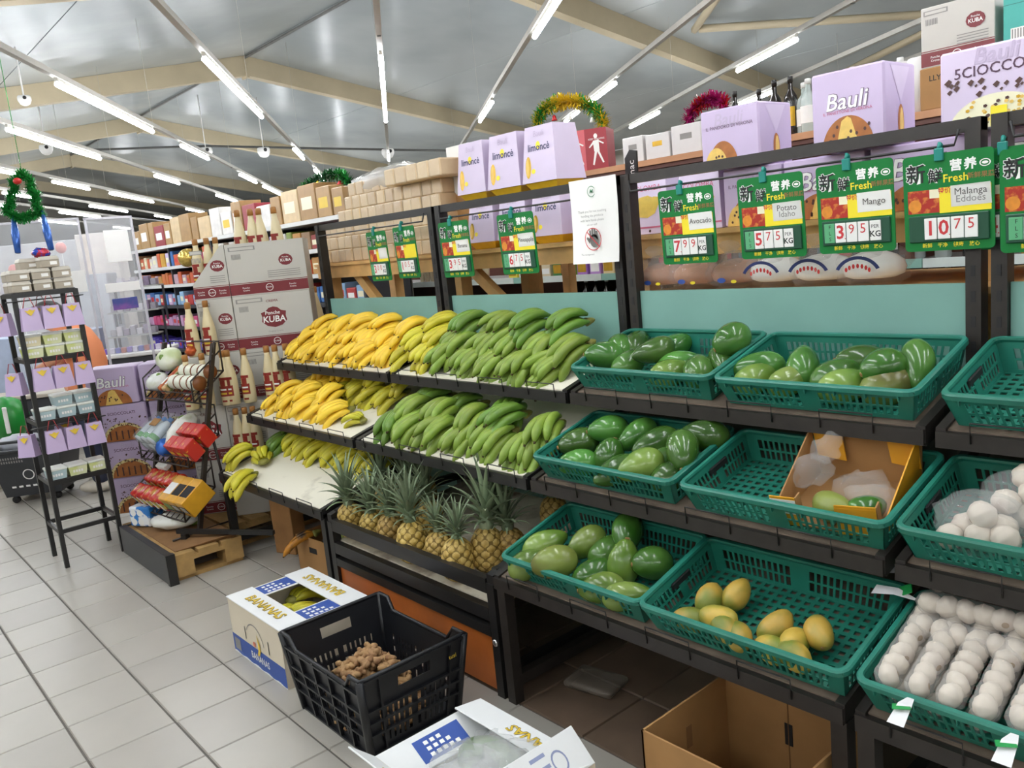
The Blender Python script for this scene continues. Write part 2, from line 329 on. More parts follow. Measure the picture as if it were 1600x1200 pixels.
# ------------------------------------------------------------------ the fruit stand: four bays
YB = 2.47; SL = math.tan(math.radians(15))
TIERS = [(2.09, 1.035), (1.86, .765), (1.65, .475)]              # front edge (y, z) of each tilted shelf
BAYS = [(-4.605, -3.40), (-3.375, -2.185), (-2.165, -.90), (-.875, .35)]
BL = ['black fruit stand bay of yellow bananas with white shelf boards', 'black fruit stand bay of green plantains above the pineapple bin',
      'black fruit stand bay holding six teal trays under the avocado tag', 'black fruit stand bay at the right holding garlic trays']
def shelf_pt(x, t, back=0., up=0.):              # a point on tier t's sloping surface
    y, z = TIERS[t]; return Vector((x, y + back, z + back * SL + up))
staple = MB(); staple.tube([(-.075, 0, -.03), (-.075, -.004, .022), (.075, -.004, .022), (.075, 0, -.03)], .0022, black, 5); staple_mesh = staple.mesh('wire_lip')
stands = []
for bi, (x0, x1) in enumerate(BAYS):
    base = Vector(((x0 + x1) / 2, 2.1, 0)); r = thing('fruit_stand', BL[bi], 'display stand', T(*base)); stands.append(r)
    fr = brown_steel if bi > 1 else black
    for x in (x0 + .02, x1 - .02):
        m = MB(); m.box(x - .02, x + .02, YB - .025, YB + .025, 0, 1.80, fr)
        for k in range(14): m.box(x - .006, x + .006, YB - .0262, YB - .025, .75 + .07 * k, .78 + .07 * k, ink)
        ob('post', m, r, world=True)
        m = MB(); m.box(x - .02, x + .02, 1.655, 1.695, 0, .43 if bi else .455, fr)
        if bi == 1 and x > -2.5: m.lathe([(.014, 0), (.014, .004), (.006, .007)], chrome, 10, T(x, 1.655, .21, math.pi / 2))
        ob('leg', m, r, world=True)
        for t, (y, z) in enumerate(TIERS):           # arms that carry the shelves
            m = MB(); d = YB - .02 - y
            m.hexa([(x - .018, y + .01, z - .05), (x + .018, y + .01, z - .05), (x + .018, YB - .02, z - .07 + d * SL), (x - .018, YB - .02, z - .07 + d * SL),
                    (x - .018, y + .01, z - .012), (x + .018, y + .01, z - .012), (x + .018, YB - .02, z - .012 + d * SL), (x - .018, YB - .02, z - .012 + d * SL)], fr)
            ob('arm', m, r, world=True)
        m = MB(); m.box(x - .018, x + .018, 1.68, YB - .02, .06, .10, fr); ob('foot_rail', m, r, world=True)
    m = MB(); m.box(x0, x1, YB - .02, YB + .02, 1.765, 1.80, fr); ob('top_rail', m, r, world=True)
    m = MB(); m.tube([(x0 + .05, YB - .035, 1.775), (x0 + .06, YB - .04, 1.735), (x1 - .06, YB - .04, 1.735), (x1 - .05, YB - .035, 1.775)], .004, black, 6); ob('hanging_rod', m, r, world=True)
    m = MB(); m.box(x0 + .042, x1 - .042, YB - .006, YB + .008, .02, 1.36, teal)  # lower part added down to the floor to block light from behind
    ob('back_panel', m, r, world=True)
    m = MB(); m.box(x0 + .042, x1 - .042, YB + .01, YB + .03, .25, .29, fr); ob('lower_rail', m, r, world=True)
    for t, (y, z) in enumerate(TIERS):
        if bi == 1 and t == 2: continue
        top = white_board if bi < 2 else mat('grimy_grey_shelf', '#6b5d50', .6, .25, 14)
        d = YB - .03 - y
        m = MB(); m.hexa([(x0 + .005, y + .012, z - .012), (x1 - .005, y + .012, z - .012), (x1 - .005, y + d, z - .012 + d * SL), (x0 + .005, y + d, z - .012 + d * SL),
                          (x0 + .005, y + .012, z), (x1 - .005, y + .012, z), (x1 - .005, y + d, z + d * SL), (x0 + .005, y + d, z + d * SL)], top)
        s = ob('shelf', m, r, world=True)
        m = MB(); m.box(x0 + .002, x1 - .002, y - .008, y + .012, z - .045, z - .004, fr); ob('front_rail', m, s, world=True)
        for x in (x0 + .012, x1 - .012):
            m = MB(); m.hexa([(x - .012, y, z - .04), (x + .012, y, z - .04), (x + .012, y + d, z - .04 + d * SL), (x - .012, y + d, z - .04 + d * SL), (x - .012, y, z + .004), (x + .012, y, z + .004), (x + .012, y + d, z + .004 + d * SL), (x - .012, y + d, z + .004 + d * SL)], fr); ob('side_rail', m, s, world=True)
        for k in range(4): ob('wire_lip', staple_mesh, s, MW[s].inverted() @ T(x0 + .16 + k * .3, y - .01, z + .004))
    if bi == 1:                                     # pineapple bin in the lowest tier
        for nm, z0, z1, th in (('guard_rail', .39, .445, .03), ('middle_rail', .285, .335, .03), ('panel_rail', .225, .262, .03)):
            m = MB(); m.box(x0 + .042, x1 - .042, 1.655, 1.655 + th, z0, z1, black); ob(nm, m, r, world=True)
        m = MB(); m.box(x0 + .042, x1 - .042, 1.67, 1.685, .01, .225, orange_wood); ob('front_board', m, r, world=True)
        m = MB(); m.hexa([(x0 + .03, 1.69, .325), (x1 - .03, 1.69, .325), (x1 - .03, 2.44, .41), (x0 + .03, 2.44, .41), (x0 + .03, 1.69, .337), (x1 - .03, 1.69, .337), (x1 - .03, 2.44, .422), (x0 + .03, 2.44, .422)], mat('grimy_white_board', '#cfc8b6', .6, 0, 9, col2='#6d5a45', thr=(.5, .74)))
        ob('bin_floor', m, r, world=True)
        for x in (x0 + .03, x1 - .03): m = MB(); m.box(x - .014, x + .014, 1.69, 2.4, .44, .475, black); ob('side_rail', m, r, world=True)

# ------------------------------------------------------------------ plastic trays
TW, TD, TH = .60, .345, .098
def wall_mesh(Wd, name, handle=False):
    m = MB(); ins = .022; th = .003
    def P(u, w_, o):                               # u along 0..Wd (taper), w_ height 0..1, o outward offset
        k = ins * (1 - w_); uu = k + (Wd - 2 * k) * (u / Wd); return (uu, k + o, w_ * (TH - .006))
    def bar(u0, u1, w0, w1): m.hexa([P(u0, w0, 0), P(u1, w0, 0), P(u1, w0, th), P(u0, w0, th), P(u0, w1, 0), P(u1, w1, 0), P(u1, w1, th), P(u0, w1, th)], teal_plastic)
    bands = [(0, .14), (.40, .46), (.74, 1.)]; slots = [(.14, .40), (.46, .74)]
    for a, b in bands: bar(0, Wd, a, b)
    grp = [(.07, .45), (.55, .93)]
    for a, b in slots:
        for u0, u1 in ((0, .07), (.45, .55), (.93, 1)): bar(u0 * Wd, u1 * Wd, a, b)
        for g0, g1 in grp:
            n = 12 if Wd > .5 else 7
            if handle and g0 > .5: pass
            for k in range(1, n): u = g0 + (g1 - g0) * k / n; bar((u - .006 * .6 / Wd) * Wd, (u + .006 * .6 / Wd) * Wd, a, b)
    return m.mesh(name)
fw = wall_mesh(TW, 'front_wall'); sw = wall_mesh(TD, 'side_wall')
def rim_mesh():
    m = MB(); pts = []
    for cx, cy, a in ((TW - .025, .025, -90), (TW - .025, TD - .025, 0), (.025, TD - .025, 90), (.025, .025, 180)):
        for k in range(5): t = math.radians(a + 22.5 * k); pts.append((cx + .025 * math.cos(t), cy + .025 * math.sin(t)))
    n = len(pts); prof = [(-.004, -.016), (.008, -.016), (.008, -.004), (.004, 0), (-.006, 0), (-.008, -.006)]
    vs = []; fs = []
    for i, (x, y) in enumerate(pts):
        a, b = pts[i - 1], pts[(i + 1) % n]; d = Vector((b[0] - a[0], b[1] - a[1])).normalized(); nx, ny = d.y, -d.x
        for o, z in prof: vs.append((x + nx * o, y + ny * o, TH + z))
    k = len(prof)
    for i in range(n):
        for j in range(k): fs.append((i * k + j, ((i + 1) % n) * k + j, ((i + 1) % n) * k + (j + 1) % k, i * k + (j + 1) % k))
    m.add(vs, fs, teal_plastic, False)
    for i in range(7): x = .04 + i * .0866; m.box(x - .0015, x + .0015, -.008, .002, TH - .03, TH - .012, teal_plastic)
    return m.mesh('rim')
rm = rim_mesh()
m = MB(); nx, ny = 20, 11; a, b = .022, TW - .022; c, d = .022, TD - .022
for i in range(nx + 1): x = a + (b - a) * i / nx; m.box(max(a, x - .006), min(b, x + .006), c, d, 0, .004, teal_plastic)
for j in range(ny + 1): y = c + (d - c) * j / ny; m.box(a, b, max(c, y - .0065), min(d, y + .0065), .0002, .0042, teal_plastic)
bm_ = m.mesh('base')
hm = MB(); hm.rbox(-.045, .045, -.001, .005, -.012, .012, ink, .004); hm = hm.mesh('handle_slot')
TRAY = {}
def tray(key, x, t, yo, zo, label):
    y, z = TIERS[t]
    M = T(x, y + yo, z + zo, math.radians(15))
    r = thing('fruit_tray', label, 'tray', M, 'teal plastic fruit trays'); TRAY[key] = M
    ob('front_wall', fw, r); ob('back_wall', fw, r, T(TW, TD, 0, 0, 0, math.pi)); ob('side_wall', sw, r, T(0, TD, 0, 0, 0, -math.pi / 2)); ob('side_wall', sw, r, T(TW, 0, 0, 0, 0, math.pi / 2))
    ob('base', bm_, r); ob('rim', rm, r)
    for x_ in (.014, TW - .014): ob('handle_slot', hm, r, T(x_, TD / 2, TH * .62, 0, 0, math.pi / 2))
    return r
D15 = math.radians(15); zo = .0035
tray('T1', -2.148, 0, .016, zo, 'teal slotted tray of dark avocados on the top shelf beside plantains')
tray('T2', -1.518, 0, .006, zo, 'teal slotted tray of shiny avocados on the top shelf, right of another')
tray('T3', -2.128, 1, .008, zo, 'teal slotted tray heaped with big avocados on the middle shelf')
tray('T4', -1.490, 1, .004, zo, 'teal slotted tray holding an open mango carton on the middle shelf')
tray('T5', -2.095, 2, .008, zo, 'teal slotted tray of mixed avocados on the lowest shelf by pineapples')
tray('T6', -1.490, 2, .004, zo, 'teal slotted tray with a few yellow mangoes on the lowest shelf')
tray('T7', -.852, 0, .004, zo, 'empty teal slotted tray at the right end of the top shelf')
tray('T8', -.862, 1, .004, zo, 'teal slotted tray holding netted garlic bulbs on the middle shelf')
tray('T9', -.860, 2, .004, zo, 'teal slotted tray under rows of white garlic sleeves, lowest shelf')
# ------------------------------------------------------------------ avocados, mangoes
avo_m = mat('avocado_skin', '#2f5a1c', .17, .0, 5, col2='#57853a', thr=(.38, .72), rnd=.35, spec=.6, bump=.25)
avo_l = mat('light_avocado_skin', '#4c6f20', .2, .0, 5, col2='#83994a', thr=(.36, .7), rnd=.2, spec=.6, bump=.2)
avo_b = mat('browning_avocado_skin', '#5b5a2c', .24, .0, 6, col2='#73803a', thr=(.4, .62), rnd=.1, spec=.5, bump=.2)
mango_m = mat('ripe_mango_skin', '#bd9d42', .45, .0, 9, col2='#76802f', thr=(.42, .62), rnd=.12)
mango_g = mat('green_red_mango_skin', '#7f8a3e', .35, .0, 7, col2='#9d4433', thr=(.55, .68))
stem_m = mat('dry_stem', '#8a6b3d', .7, .15, 60)
def pear(L, R, m, neck=.35, bend=.0, n=18, k=14):
    g = MB(); vs = []; fs = []
    for i in range(k + 1):
        a = math.pi * i / k; z = -math.cos(a); r = math.sin(a) * (1 - neck * (z * .5 + .5) ** 1.3) ** 1.0
        for j in range(n):
            t = 2 * math.pi * j / n; vs.append((r * R * math.cos(t) + bend * z * z * R, r * R * math.sin(t), z * L / 2))
    for i in range(k):
        for j in range(n): fs.append((i * n + j, i * n + (j + 1) % n, i * n + n + (j + 1) % n, i * n + n + j))
    g.add(vs, fs, m, True); return g
scar = MB(); scar.lathe([(.006, -.002), (.0062, .001), (.003, .0022)], stem_m, 10); scar_mesh = scar.mesh('stem_scar')
AV = {'d': [pear(.126, .047, avo_m, .26).mesh('avocado'), pear(.136, .045, avo_m, .40, .12).mesh('avocado'), pear(.112, .047, avo_m, .14).mesh('avocado')],
      'l': [pear(.126, .046, avo_l, .26).mesh('avocado'), pear(.134, .044, avo_l, .38, .1).mesh('avocado')], 'b': [pear(.132, .048, avo_b, .18).mesh('avocado')]}
MG = [pear(.112, .040, mango_m, .18, .22).mesh('mango'), pear(.104, .038, mango_m, .22, .1).mesh('mango')]
MGG = pear(.12, .043, mango_g, .16, .18).mesh('mango')
def rot_axis(az, el, roll=0):                     # local z (stem end) towards azimuth az, elevation el of the tray plane
    return Matrix.Rotation(az, 4, 'Z') @ Matrix.Rotation(math.pi / 2 - el, 4, 'Y') @ Matrix.Rotation(roll, 4, 'Z')
def fruit(tray_key, px, py, hh, az, el, mesh, name, label, cat, group, sc=1., L=.128):
    if name == 'avocado' and (150 <= az <= 210 or -30 <= az <= 30): az += 45
    M = TRAY[tray_key]; p = onM(px, py, M, hh)
    p.x = min(max(p.x, .05), TW - .05); p.y = min(max(p.y, .05), TD - .05)
    R = M @ T(*p) @ rot_axis(math.radians(az), math.radians(el), U(0, 6)) @ T(s=sc)
    o = ob(name, mesh, None, R); tag(o, label, cat, group)
    ob('stem_scar', scar_mesh, o, T(0, 0, L / 2 - .0015)); return o
def where(px, py, lst):                           # words for a fruit's place among the ones of its tray
    xs = sorted(p[0] for p in lst); ys = sorted(p[1] for p in lst)
    return ORD[xs.index(px)]
tn = dict(T1='top shelf tray beside the plantains', T2='top shelf tray right of centre', T3='middle shelf tray', T5='lowest shelf tray by the pineapples')
AVO = {
 'T1': [(931, 554, .085, 160, 10, 'd', 0), (962, 545, .07, 120, 20, 'd', 2), (994, 540, .06, 100, 10, 'd', 0), (1021, 549, .10, 190, 0, 'd', 1), (1054, 543, .05, 60, 10, 'd', 0), (983, 569, .05, 20, 15, 'd', 0),
        (1060, 568, .05, -20, 10, 'd', 1), (1047, 583, .045, 10, 0, 'l', 0), (1092, 581, .045, 120, 20, 'd', 2), (1150, 531, .12, 200, -10, 'd', 2), (1129, 561, .06, -60, 5, 'd', 1)],
 'T2': [(1183, 574, .06, 175, 5, 'd', 1), (1180, 592, .045, 20, 5, 'l', 0), (1237, 594, .045, 10, 5, 'l', 1), (1255, 573, .065, 110, 30, 'd', 0), (1306, 589, .055, 10, 10, 'd', 0), (1320, 603, .045, 0, 0, 'l', 0),
        (1380, 574, .09, 190, 0, 'd', 2), (1346, 566, .06, 180, 20, 'd', 0), (1434, 572, .075, -70, -30, 'd', 1), (1389, 603, .045, 5, 0, 'b', 0)],
 'T3': [(904, 692, .06, 200, 10, 'd', 0), (950, 671, .085, -130, 10, 'd', 0), (995, 680, .075, -110, -10, 'd', 1), (1024, 692, .085, 195, 0, 'd', 1), (1111, 683, .105, 165, 10, 'd', 0), (1078, 706, .115, -60, -20, 'd', 0),
        (952, 713, .05, 30, 50, 'd', 2), (903, 724, .05, 170, 5, 'd', 0), (1001, 728, .085, 190, -5, 'l', 0), (963, 737, .045, 200, 0, 'd', 1), (1040, 726, .05, 20, 20, 'd', 2), (1052, 745, .045, 10, 5, 'd', 0)],
 'T5': [(851, 850, .07, 10, 10, 'l', 1), (859, 884, .09, 170, -5, 'b', 0), (916, 848, .075, 200, -15, 'l', 0), (980, 832, .09, -60, -10, 'd', 0), (974, 880, .06, 80, 60, 'l', 0), (1019, 880, .055, -120, 20, 'd', 2),
        (925, 899, .045, 60, 20, 'd', 0), (940, 919, .045, 170, 0, 'l', 0), (981, 931, .045, -10, 0, 'l', 1), (822, 884, .045, 60, 10, 'l', 0), (950, 862, .045, 30, 10, 'd', 0)]}
hue = {'d': 'dark green', 'l': 'light green', 'b': 'brown-tinged'}
for k, lst in AVO.items():
    for (px, py, hh, az, el, c, v) in lst:
        o = fruit(k, px, py, hh, az, el, AV[c][v], 'avocado', '%s avocado, %s from the left in the %s' % (hue[c], where(px, py, lst), tn[k]), 'avocado', 'avocados in the teal trays', U(1.16, 1.28), .112 if (c, v) == ('d', 2) else .13)
MAN = [(1109, 934, .06, 100, 10, 0), (1151, 930, .05, 80, 20, 1), (1124, 967, .06, 10, 5, 0), (1066, 980, .045, 190, 0, 1), (1129, 989, .055, -30, 0, 1), (1148, 1001, .045, -40, 10, 0), (1214, 980, .055, 70, 15, 0),
       (1240, 1005, .045, -80, 20, 1), (1279, 991, .05, -50, 0, 0), (1234, 1034, .045, -20, 0, 0), (1196, 1026, .04, 170, 0, 1)]
for px, py, hh, az, el, v in MAN:
    fruit('T6', px, py, hh, az, el, MG[v], 'mango', 'yellow mango, %s from the left in the lowest shelf tray' % where(px, py, MAN), 'mango', 'yellow mangoes', 1.02 if v else .98, .108)

# open carton with two mangoes and torn film in the middle tray
M = TRAY['T4']
yel = mat('yellow_carton', '#d99a1e', .5, .06, 8)
ct = thing('open_carton', 'open brown and yellow mango carton lying in a teal tray', 'carton', M @ T(.415, .175, .006, 0, 0, math.radians(3)))
m = MB(); m.box(-.14, .14, -.13, .13, 0, .004, card); ob('bottom', m, ct)
for x in (-.14, .14):
    m = MB(); m.hexa([(x - .002, -.13, 0), (x + .002, -.13, 0), (x + .002, .13, 0), (x - .002, .13, 0), (x * 1.04 - .002, -.13, .04), (x * 1.04 + .002, -.13, .04), (x * 1.04 + .002, .13, .15), (x * 1.04 - .002, .13, .15)], card if x < 0 else yel); ob('side_wall', m, ct)
m = MB(); m.hexa([(-.14, .128, 0), (.14, .128, 0), (.14, .132, 0), (-.14, .132, 0), (-.15, .15, .145), (.15, .15, .145), (.15, .154, .145), (-.15, .154, .145)], card); ob('back_wall', m, ct)
for x0, x1 in ((-.15, -.05), (.055, .15)):
    m = MB(); m.hexa([(x0 + .02, .118, .07), (x1, .118, .06), (x1, .122, .06), (x0 + .02, .122, .07), (x0, .143, .185), (x1 - .015, .143, .185), (x1 - .015, .147, .185), (x0, .147, .185)], yel); ob('flap', m, ct)
for x0, x1, r in ((-.148, -.078, .06), (.03, .13, .15)):
    m = MB(); m.box(0, x1 - x0, -.002, .002, 0, .085, yel); m.box(0, x1 - x0, -.003, .0, .036, .078, paper if x0 < 0 else yel)
    if x0 < 0: [m.box(.01 + .006 * i, .012 + .006 * i, -.0042, -.003, .045, .070, ink) for i in range(9)]
    m.box(x1 - x0 - .002, x1 - x0 + .002, 0, .03, 0, .085, card); ob('corner_flap', m, ct, T(x0, -.135, 0, 0, 0, r))
g = MB(); rng = random.Random(3)
for k, (cx, cy, cz, rr) in enumerate(((-.09, .0, .09, .055), (.03, .01, .04, .07), (.08, -.03, .04, .06), (-.07, .06, .13, .045))):
    g.ball(rr * 1.2, rr, rr * .8, film, T(cx, cy, cz, U(-1, 1), U(-1, 1), 0), 10, 7, lambda v: v * rng.uniform(.72, 1.15))
ob('film', g, ct)
fruit('T4', 1300, 793, .05, -20, 5, MGG, 'mango', 'large green and red mango in the open carton', 'mango', 'mangoes in the carton', 1., .12)
fruit('T4', 1352, 797, .045, 10, 0, AV['d'][0], 'avocado', 'single green avocado at the front of the open carton', 'avocado', None, .9)

# ------------------------------------------------------------------ bananas
ban_y = mat('ripe_banana_skin', '#f2cd40', .42, .0, 12, col2='#e8bc28', thr=(.4, .75), rnd=.1)
ban_h = mat('half_ripe_banana_skin', '#b9b52c', .42, .0, 10, col2='#cfbf35', thr=(.4, .7), rnd=.14)
ban_g = mat('green_plantain_skin', '#718f30', .4, .0, 7, col2='#97a546', thr=(.42, .7), rnd=.14)
ban_d = mat('dark_green_plantain_skin', '#587f28', .4, .0, 7, col2='#7a963a', thr=(.42, .7), rnd=.14)
ban_rot = mat('overripe_banana_skin', '#b97a1c', .5, .0, 14, col2='#2d1c0e', thr=(.5, .62))
tip_m = mat('banana_tip', '#4a3c1a', .7, .2, 40)
def finger(L, r, m, arc=70, a0=28):
    g = MB(); R = L / math.radians(arc); pts = []; rs = []; K = 10
    for i in range(K + 1):
        a = math.radians(a0 - arc * i / K); 
        if i == 0: p = Vector((0, 0, 0))
        else: p = pts[-1] + Vector((0, math.cos(a), math.sin(a))) * L / K
        pts.append(p); t = i / K; rs.append(r * (.42 if i == 0 else .62 if i == 1 else min(1, .80 + .5 * math.sin(math.pi * t)) if i < K - 1 else .74 if i == K - 1 else .3))
    g.tube(pts, rs, m, 7)
    d = (pts[-1] - pts[-2]).normalized(); g.tube([pts[-1] - d * .002, pts[-1] + d * .007], [r * .3, r * .2], tip_m, 6)
    return g.mesh('banana')
FG = {k: [finger(L, r, m, a, a0) for L, a, a0 in ((.185 * q, 75, 30), (.195 * q, 62, 24), (.175 * q, 88, 34))] for k, m, r, q in (('y', ban_y, .0185, 1), ('h', ban_h, .0185, 1), ('g', ban_g, .0205, 1.12), ('d', ban_d, .0205, 1.12), ('r', ban_rot, .018, 1))}
crown_m = mat('banana_crown', '#7d7a35', .6, .2, 30)
cb = MB(); cb.lathe([(.006, -.03), (.014, -.02), (.02, -.004), (.024, .008), (.012, .014)], crown_m, 8, T(0, 0, 0, -math.pi / 2), True, 1.5, .8); CROWN = cb.mesh('banana_bunch')
def bunch(M, kind, n, label, group, two=True, wide=1., name='banana_bunch'):
    o = ob(name, CROWN, None, M); tag(o, label, 'bananas', group)
    for i in range(n):
        t = i - (n - 1) / 2
        ob('banana', random.choice(FG[kind]), o, T(t * .017 * wide, .004, U(-.003, .003), U(-.06, .06), t * .06, -t * .105 * wide + U(-.04, .04), U(.95, 1.05)))
    if two:
        for i in range(n - 1):
            t = i - (n - 2) / 2
            ob('banana', random.choice(FG[kind]), o, T(t * .018 * wide, .0, .030, .16 + U(-.06, .06), t * .07, -t * .11 * wide + U(-.05, .05), U(.86, .98)))
    return o
HY = {'y': 'yellow', 'h': 'yellow-green', 'g': 'green', 'd': 'deep green'}
def lay(tier, rowspec, rowname, shelfname):
    """rowspec: x list, distance of the crowns behind the shelf edge, lift, kind per x"""
    xs, back, lift, kinds, dyaw, pit, n = rowspec
    for i, x in enumerate(xs):
        k = kinds[i]; p = shelf_pt(x, tier, back + U(-.012, .012), lift + U(-.008, .01))
        M = Matrix.Translation(p) @ Matrix.Rotation(D15, 4, 'X') @ Euler((0, 0, math.pi + math.radians(dyaw + (U(-38, 38) if 'plantain part' in shelfname else U(-15, 15))))).to_matrix().to_4x4() @ Matrix.Rotation(math.radians(pit + U(-6, 6)), 4, 'X') @ Matrix.Rotation(U(-.22, .22), 4, 'Y')
        what = 'bunch of bananas' if k in 'yh' else 'bunch of plantains'
        bunch(M, k, n, '%s %s, %s from left, %s row, %s' % (HY[k], what, ORD[i], rowname, shelfname), 'banana and plantain bunches')
def fr(a, b, n): return [a + (b - a) * i / (n - 1) for i in range(n)]
TOPY = 'yellow half of top shelf'; TOPG = 'plantain end of top shelf'
lay(0, (fr(-4.47, -3.52, 7), .17, .03, 'yyyyyyy', -18, -8, 5), 'front', TOPY)
lay(0, (fr(-4.40, -3.46, 7), .235, .075, 'yyyyyyy', -22, -6, 5), 'middle', TOPY)
lay(0, (fr(-4.36, -3.44, 5), .30, .12, 'yyyyy', -22, -2, 5), 'back', TOPY)
lay(0, (fr(-3.36, -2.32, 7), .178, .034, 'hhggggg', -22, -8, 5), 'front', TOPG)
lay(0, (fr(-3.32, -2.28, 7), .24, .08, 'hhggggg', -22, -6, 5), 'middle', TOPG)
lay(0, (fr(-3.2, -2.36, 5), .31, .125, 'hdgdd', -18, 4, 4), 'back', TOPG)
MIDY = 'yellow end of middle shelf'; MIDG = 'plantain part of middle shelf'
lay(1, (fr(-4.40, -3.72, 5), .18, .03, 'yyyyy', -20, -8, 5), 'front', MIDY)
lay(1, (fr(-4.32, -3.90, 3), .25, .07, 'yyy', -20, -4, 5), 'second', MIDY)
lay(1, (fr(-4.3, -3.50, 6), .37, .04, 'yyhhhh', -22, -8, 5), 'third', MIDY)
lay(1, (fr(-4.24, -3.46, 5), .44, .09, 'yyhhh', -22, -4, 5), 'back', MIDY)
p = shelf_pt(-3.50, 1, .12, .018)
bunch(Matrix.Translation(p) @ Matrix.Rotation(D15, 4, 'X') @ T(0, 0, 0, -.12, 0, math.radians(105), .72), 'h', 4, 'small lone yellow-green banana bunch on bare white middle shelf', None, True)
lay(1, (fr(-3.2, -2.3, 6), .19, .034, 'dggggg', -24, -8, 5), 'front', MIDG)
lay(1, (fr(-3.12, -2.25, 5), .25, .075, 'gggdg', -16, -2, 4), 'middle', MIDG)
lay(1, (fr(-3.1, -2.6, 3), .36, .05, 'ddd', -5, 6, 4), 'back', MIDG)
LOW = 'low white table'
for px, py, k, rz, lf, lb in ((412, 722, 'h', 70, .03, 'yellow-green banana bunch with a round sticker at the table corner'), (398, 704, 'h', 160, .05, 'yellow-green banana bunch curled at the left end of low table'), (396, 742, 'h', 195, .02, 'small yellow-green banana bunch hanging over the low table edge')):
    d = ray(px, py); y, z = TIERS[2]; t_ = (z - y * SL + lf - H) / (d.z - SL * d.y); p = CO + d * t_
    b_ = bunch(Matrix.Translation(p) @ Matrix.Rotation(D15, 4, 'X') @ T(0, 0, 0, -.1, 0, math.radians(rz)), k, 4, lb, None, True)
lay(2, (fr(-4.42, -3.38, 8), .40, .03, 'dhhhhhhh', -20, -8, 5), 'front', LOW)
lay(2, (fr(-4.36, -3.4, 7), .50, .09, 'dhhhhhh', -20, -4, 5), 'back', LOW)

# ------------------------------------------------------------------ pineapples
eye_m = mat('pineapple_eye', '#b39245', .5, .0, 60, col2='#cdb066', thr=(.4, .6), rnd=.2)
groove_m = mat('pineapple_groove', '#7b6228', .65, .15, 30, rnd=.15)
leaf_m = mat('pineapple_leaf', '#6c7f60', .45, .0, 9, col2='#a1ab8c', thr=(.4, .7), rnd=.25)
def pine_body(L, R):
    g = MB(); n, k = 88, 60; vs = []; hs = []
    for i in range(k + 1):
        v = i / k; z = L * v; prof = (max(0, 1 - abs(2 * v - 1) ** 3.2)) ** .5 * (1 - .12 * v); prof = max(prof, .18 if 0 < i < k else .02)
        for j in range(n):
            t = 2 * math.pi * j / n; q = 8
            a = (t * q / (2 * math.pi) + v * 8.5 * .5); b = (t * q / (2 * math.pi) - v * 8.5 * .5)
            e = abs(math.sin(math.pi * a)) * abs(math.sin(math.pi * b)); hs.append(e)
            r = R * prof * (1 + .10 * e ** .6 - .04); vs.append((r * math.cos(t), r * math.sin(t), z))
    A, B = [], []
    for i in range(k):
        for j in range(n):
            f = (i * n + j, i * n + (j + 1) % n, i * n + n + (j + 1) % n, i * n + n + j)
            (A if sum(hs[q] for q in f) / 4 > .20 else B).append(f)
    g.add(vs, A, eye_m, True); g.add(vs, B, groove_m, True); return g.mesh('body')
PB = [pine_body(.165, .062), pine_body(.15, .06)]
def leaf(L, wd, curl):
    g = MB(); vs = []; fs = []; K = 6
    for i in range(K + 1):
        t = i / K; a = curl * t; y = L * t * math.cos(a * .5) * .55; z = L * t * (1 - .25 * curl * t * t); w_ = wd * (1 - t ** 1.6) + .0006
        y = L * (math.sin(a) if curl > .01 else 0) * t * .6 ; vs += [(-w_, y - .2 * w_, z), (0, y + .5 * w_, z), (w_, y - .2 * w_, z)]
        if i: b = 3 * i; fs += [(b - 3, b - 2, b + 1, b), (b - 2, b - 1, b + 2, b + 1)]
    g.add(vs, fs, leaf_m, True); return g.mesh('leaf')
LF = [leaf(.105, .0085, .9), leaf(.14, .009, .7), leaf(.165, .0085, .4)]
pc = MB(); pc.lathe([(.02, -.01), (.022, .01), (.014, .06), (.004, .10)], leaf_m, 8); PCORE = pc.mesh('crown_core')
def pineapple(p, lean=(0, 0), sc=1., cr=1., v=0, label='', nl=40):
    M = Matrix.Translation(p) @ Euler((lean[0], lean[1], U(0, 6))).to_matrix().to_4x4() @ T(s=sc)
    r = thing('pineapple', label, 'pineapple', M, 'pineapples in the bin'); ob('body', PB[v], r)
    L = .165 if v == 0 else .15
    ob('crown_core', PCORE, r, T(0, 0, L - .004, 0, 0, 0, cr))
    for i in range(nl):
        t = i / nl; a = i * 2.39996; tilt = .95 * (1 - t) ** 1.1 + .06
        ob('leaf', LF[0 if t < .3 else 1 if t < .65 else 2], r, T(0, 0, L + .008 + .055 * t * cr) @ Matrix.Rotation(a, 4, 'Z') @ Matrix.Rotation(-tilt, 4, 'X') @ T(0, .008, 0, s=cr * U(.85, 1.1)))
def binz(y): return .338 + (y - 1.69) * .1133
PN = [(553, 840, 1.74, 0, 1., 1.15, 'leftmost pineapple of the front row behind the black rail'), (585, 850, 1.75, 1, 1., 1.05, 'second pineapple of the front row, slim and pale'), (613, 862, 1.75, 0, 1., 1.1, 'third pineapple of the front row, tall body'),
      (649, 880, 1.73, 0, 1.08, 1.1, 'fourth pineapple of the front row with a broad grey-green crown'), (690, 895, 1.76, 1, 1., .8, 'fifth pineapple of the front row, brownish and half hidden'), (716, 905, 1.73, 0, 1.05, .82, 'sixth pineapple of the front row with a short bushy crown'),
      (764, 898, 1.84, 0, 1.08, 1.3, 'tall-crowned pineapple standing alone right of the gap'), (806, 890, 1.93, 1, 1., 1.15, 'pineapple with a dry orange leaf beside the teal tray')]
for px, py, Y, v, sc, cr, lb in PN:
    q = onY(px, py, Y); pineapple((q.x, Y, binz(Y)), (U(-.1, .08), U(-.08, .08)), sc, cr, v, lb)
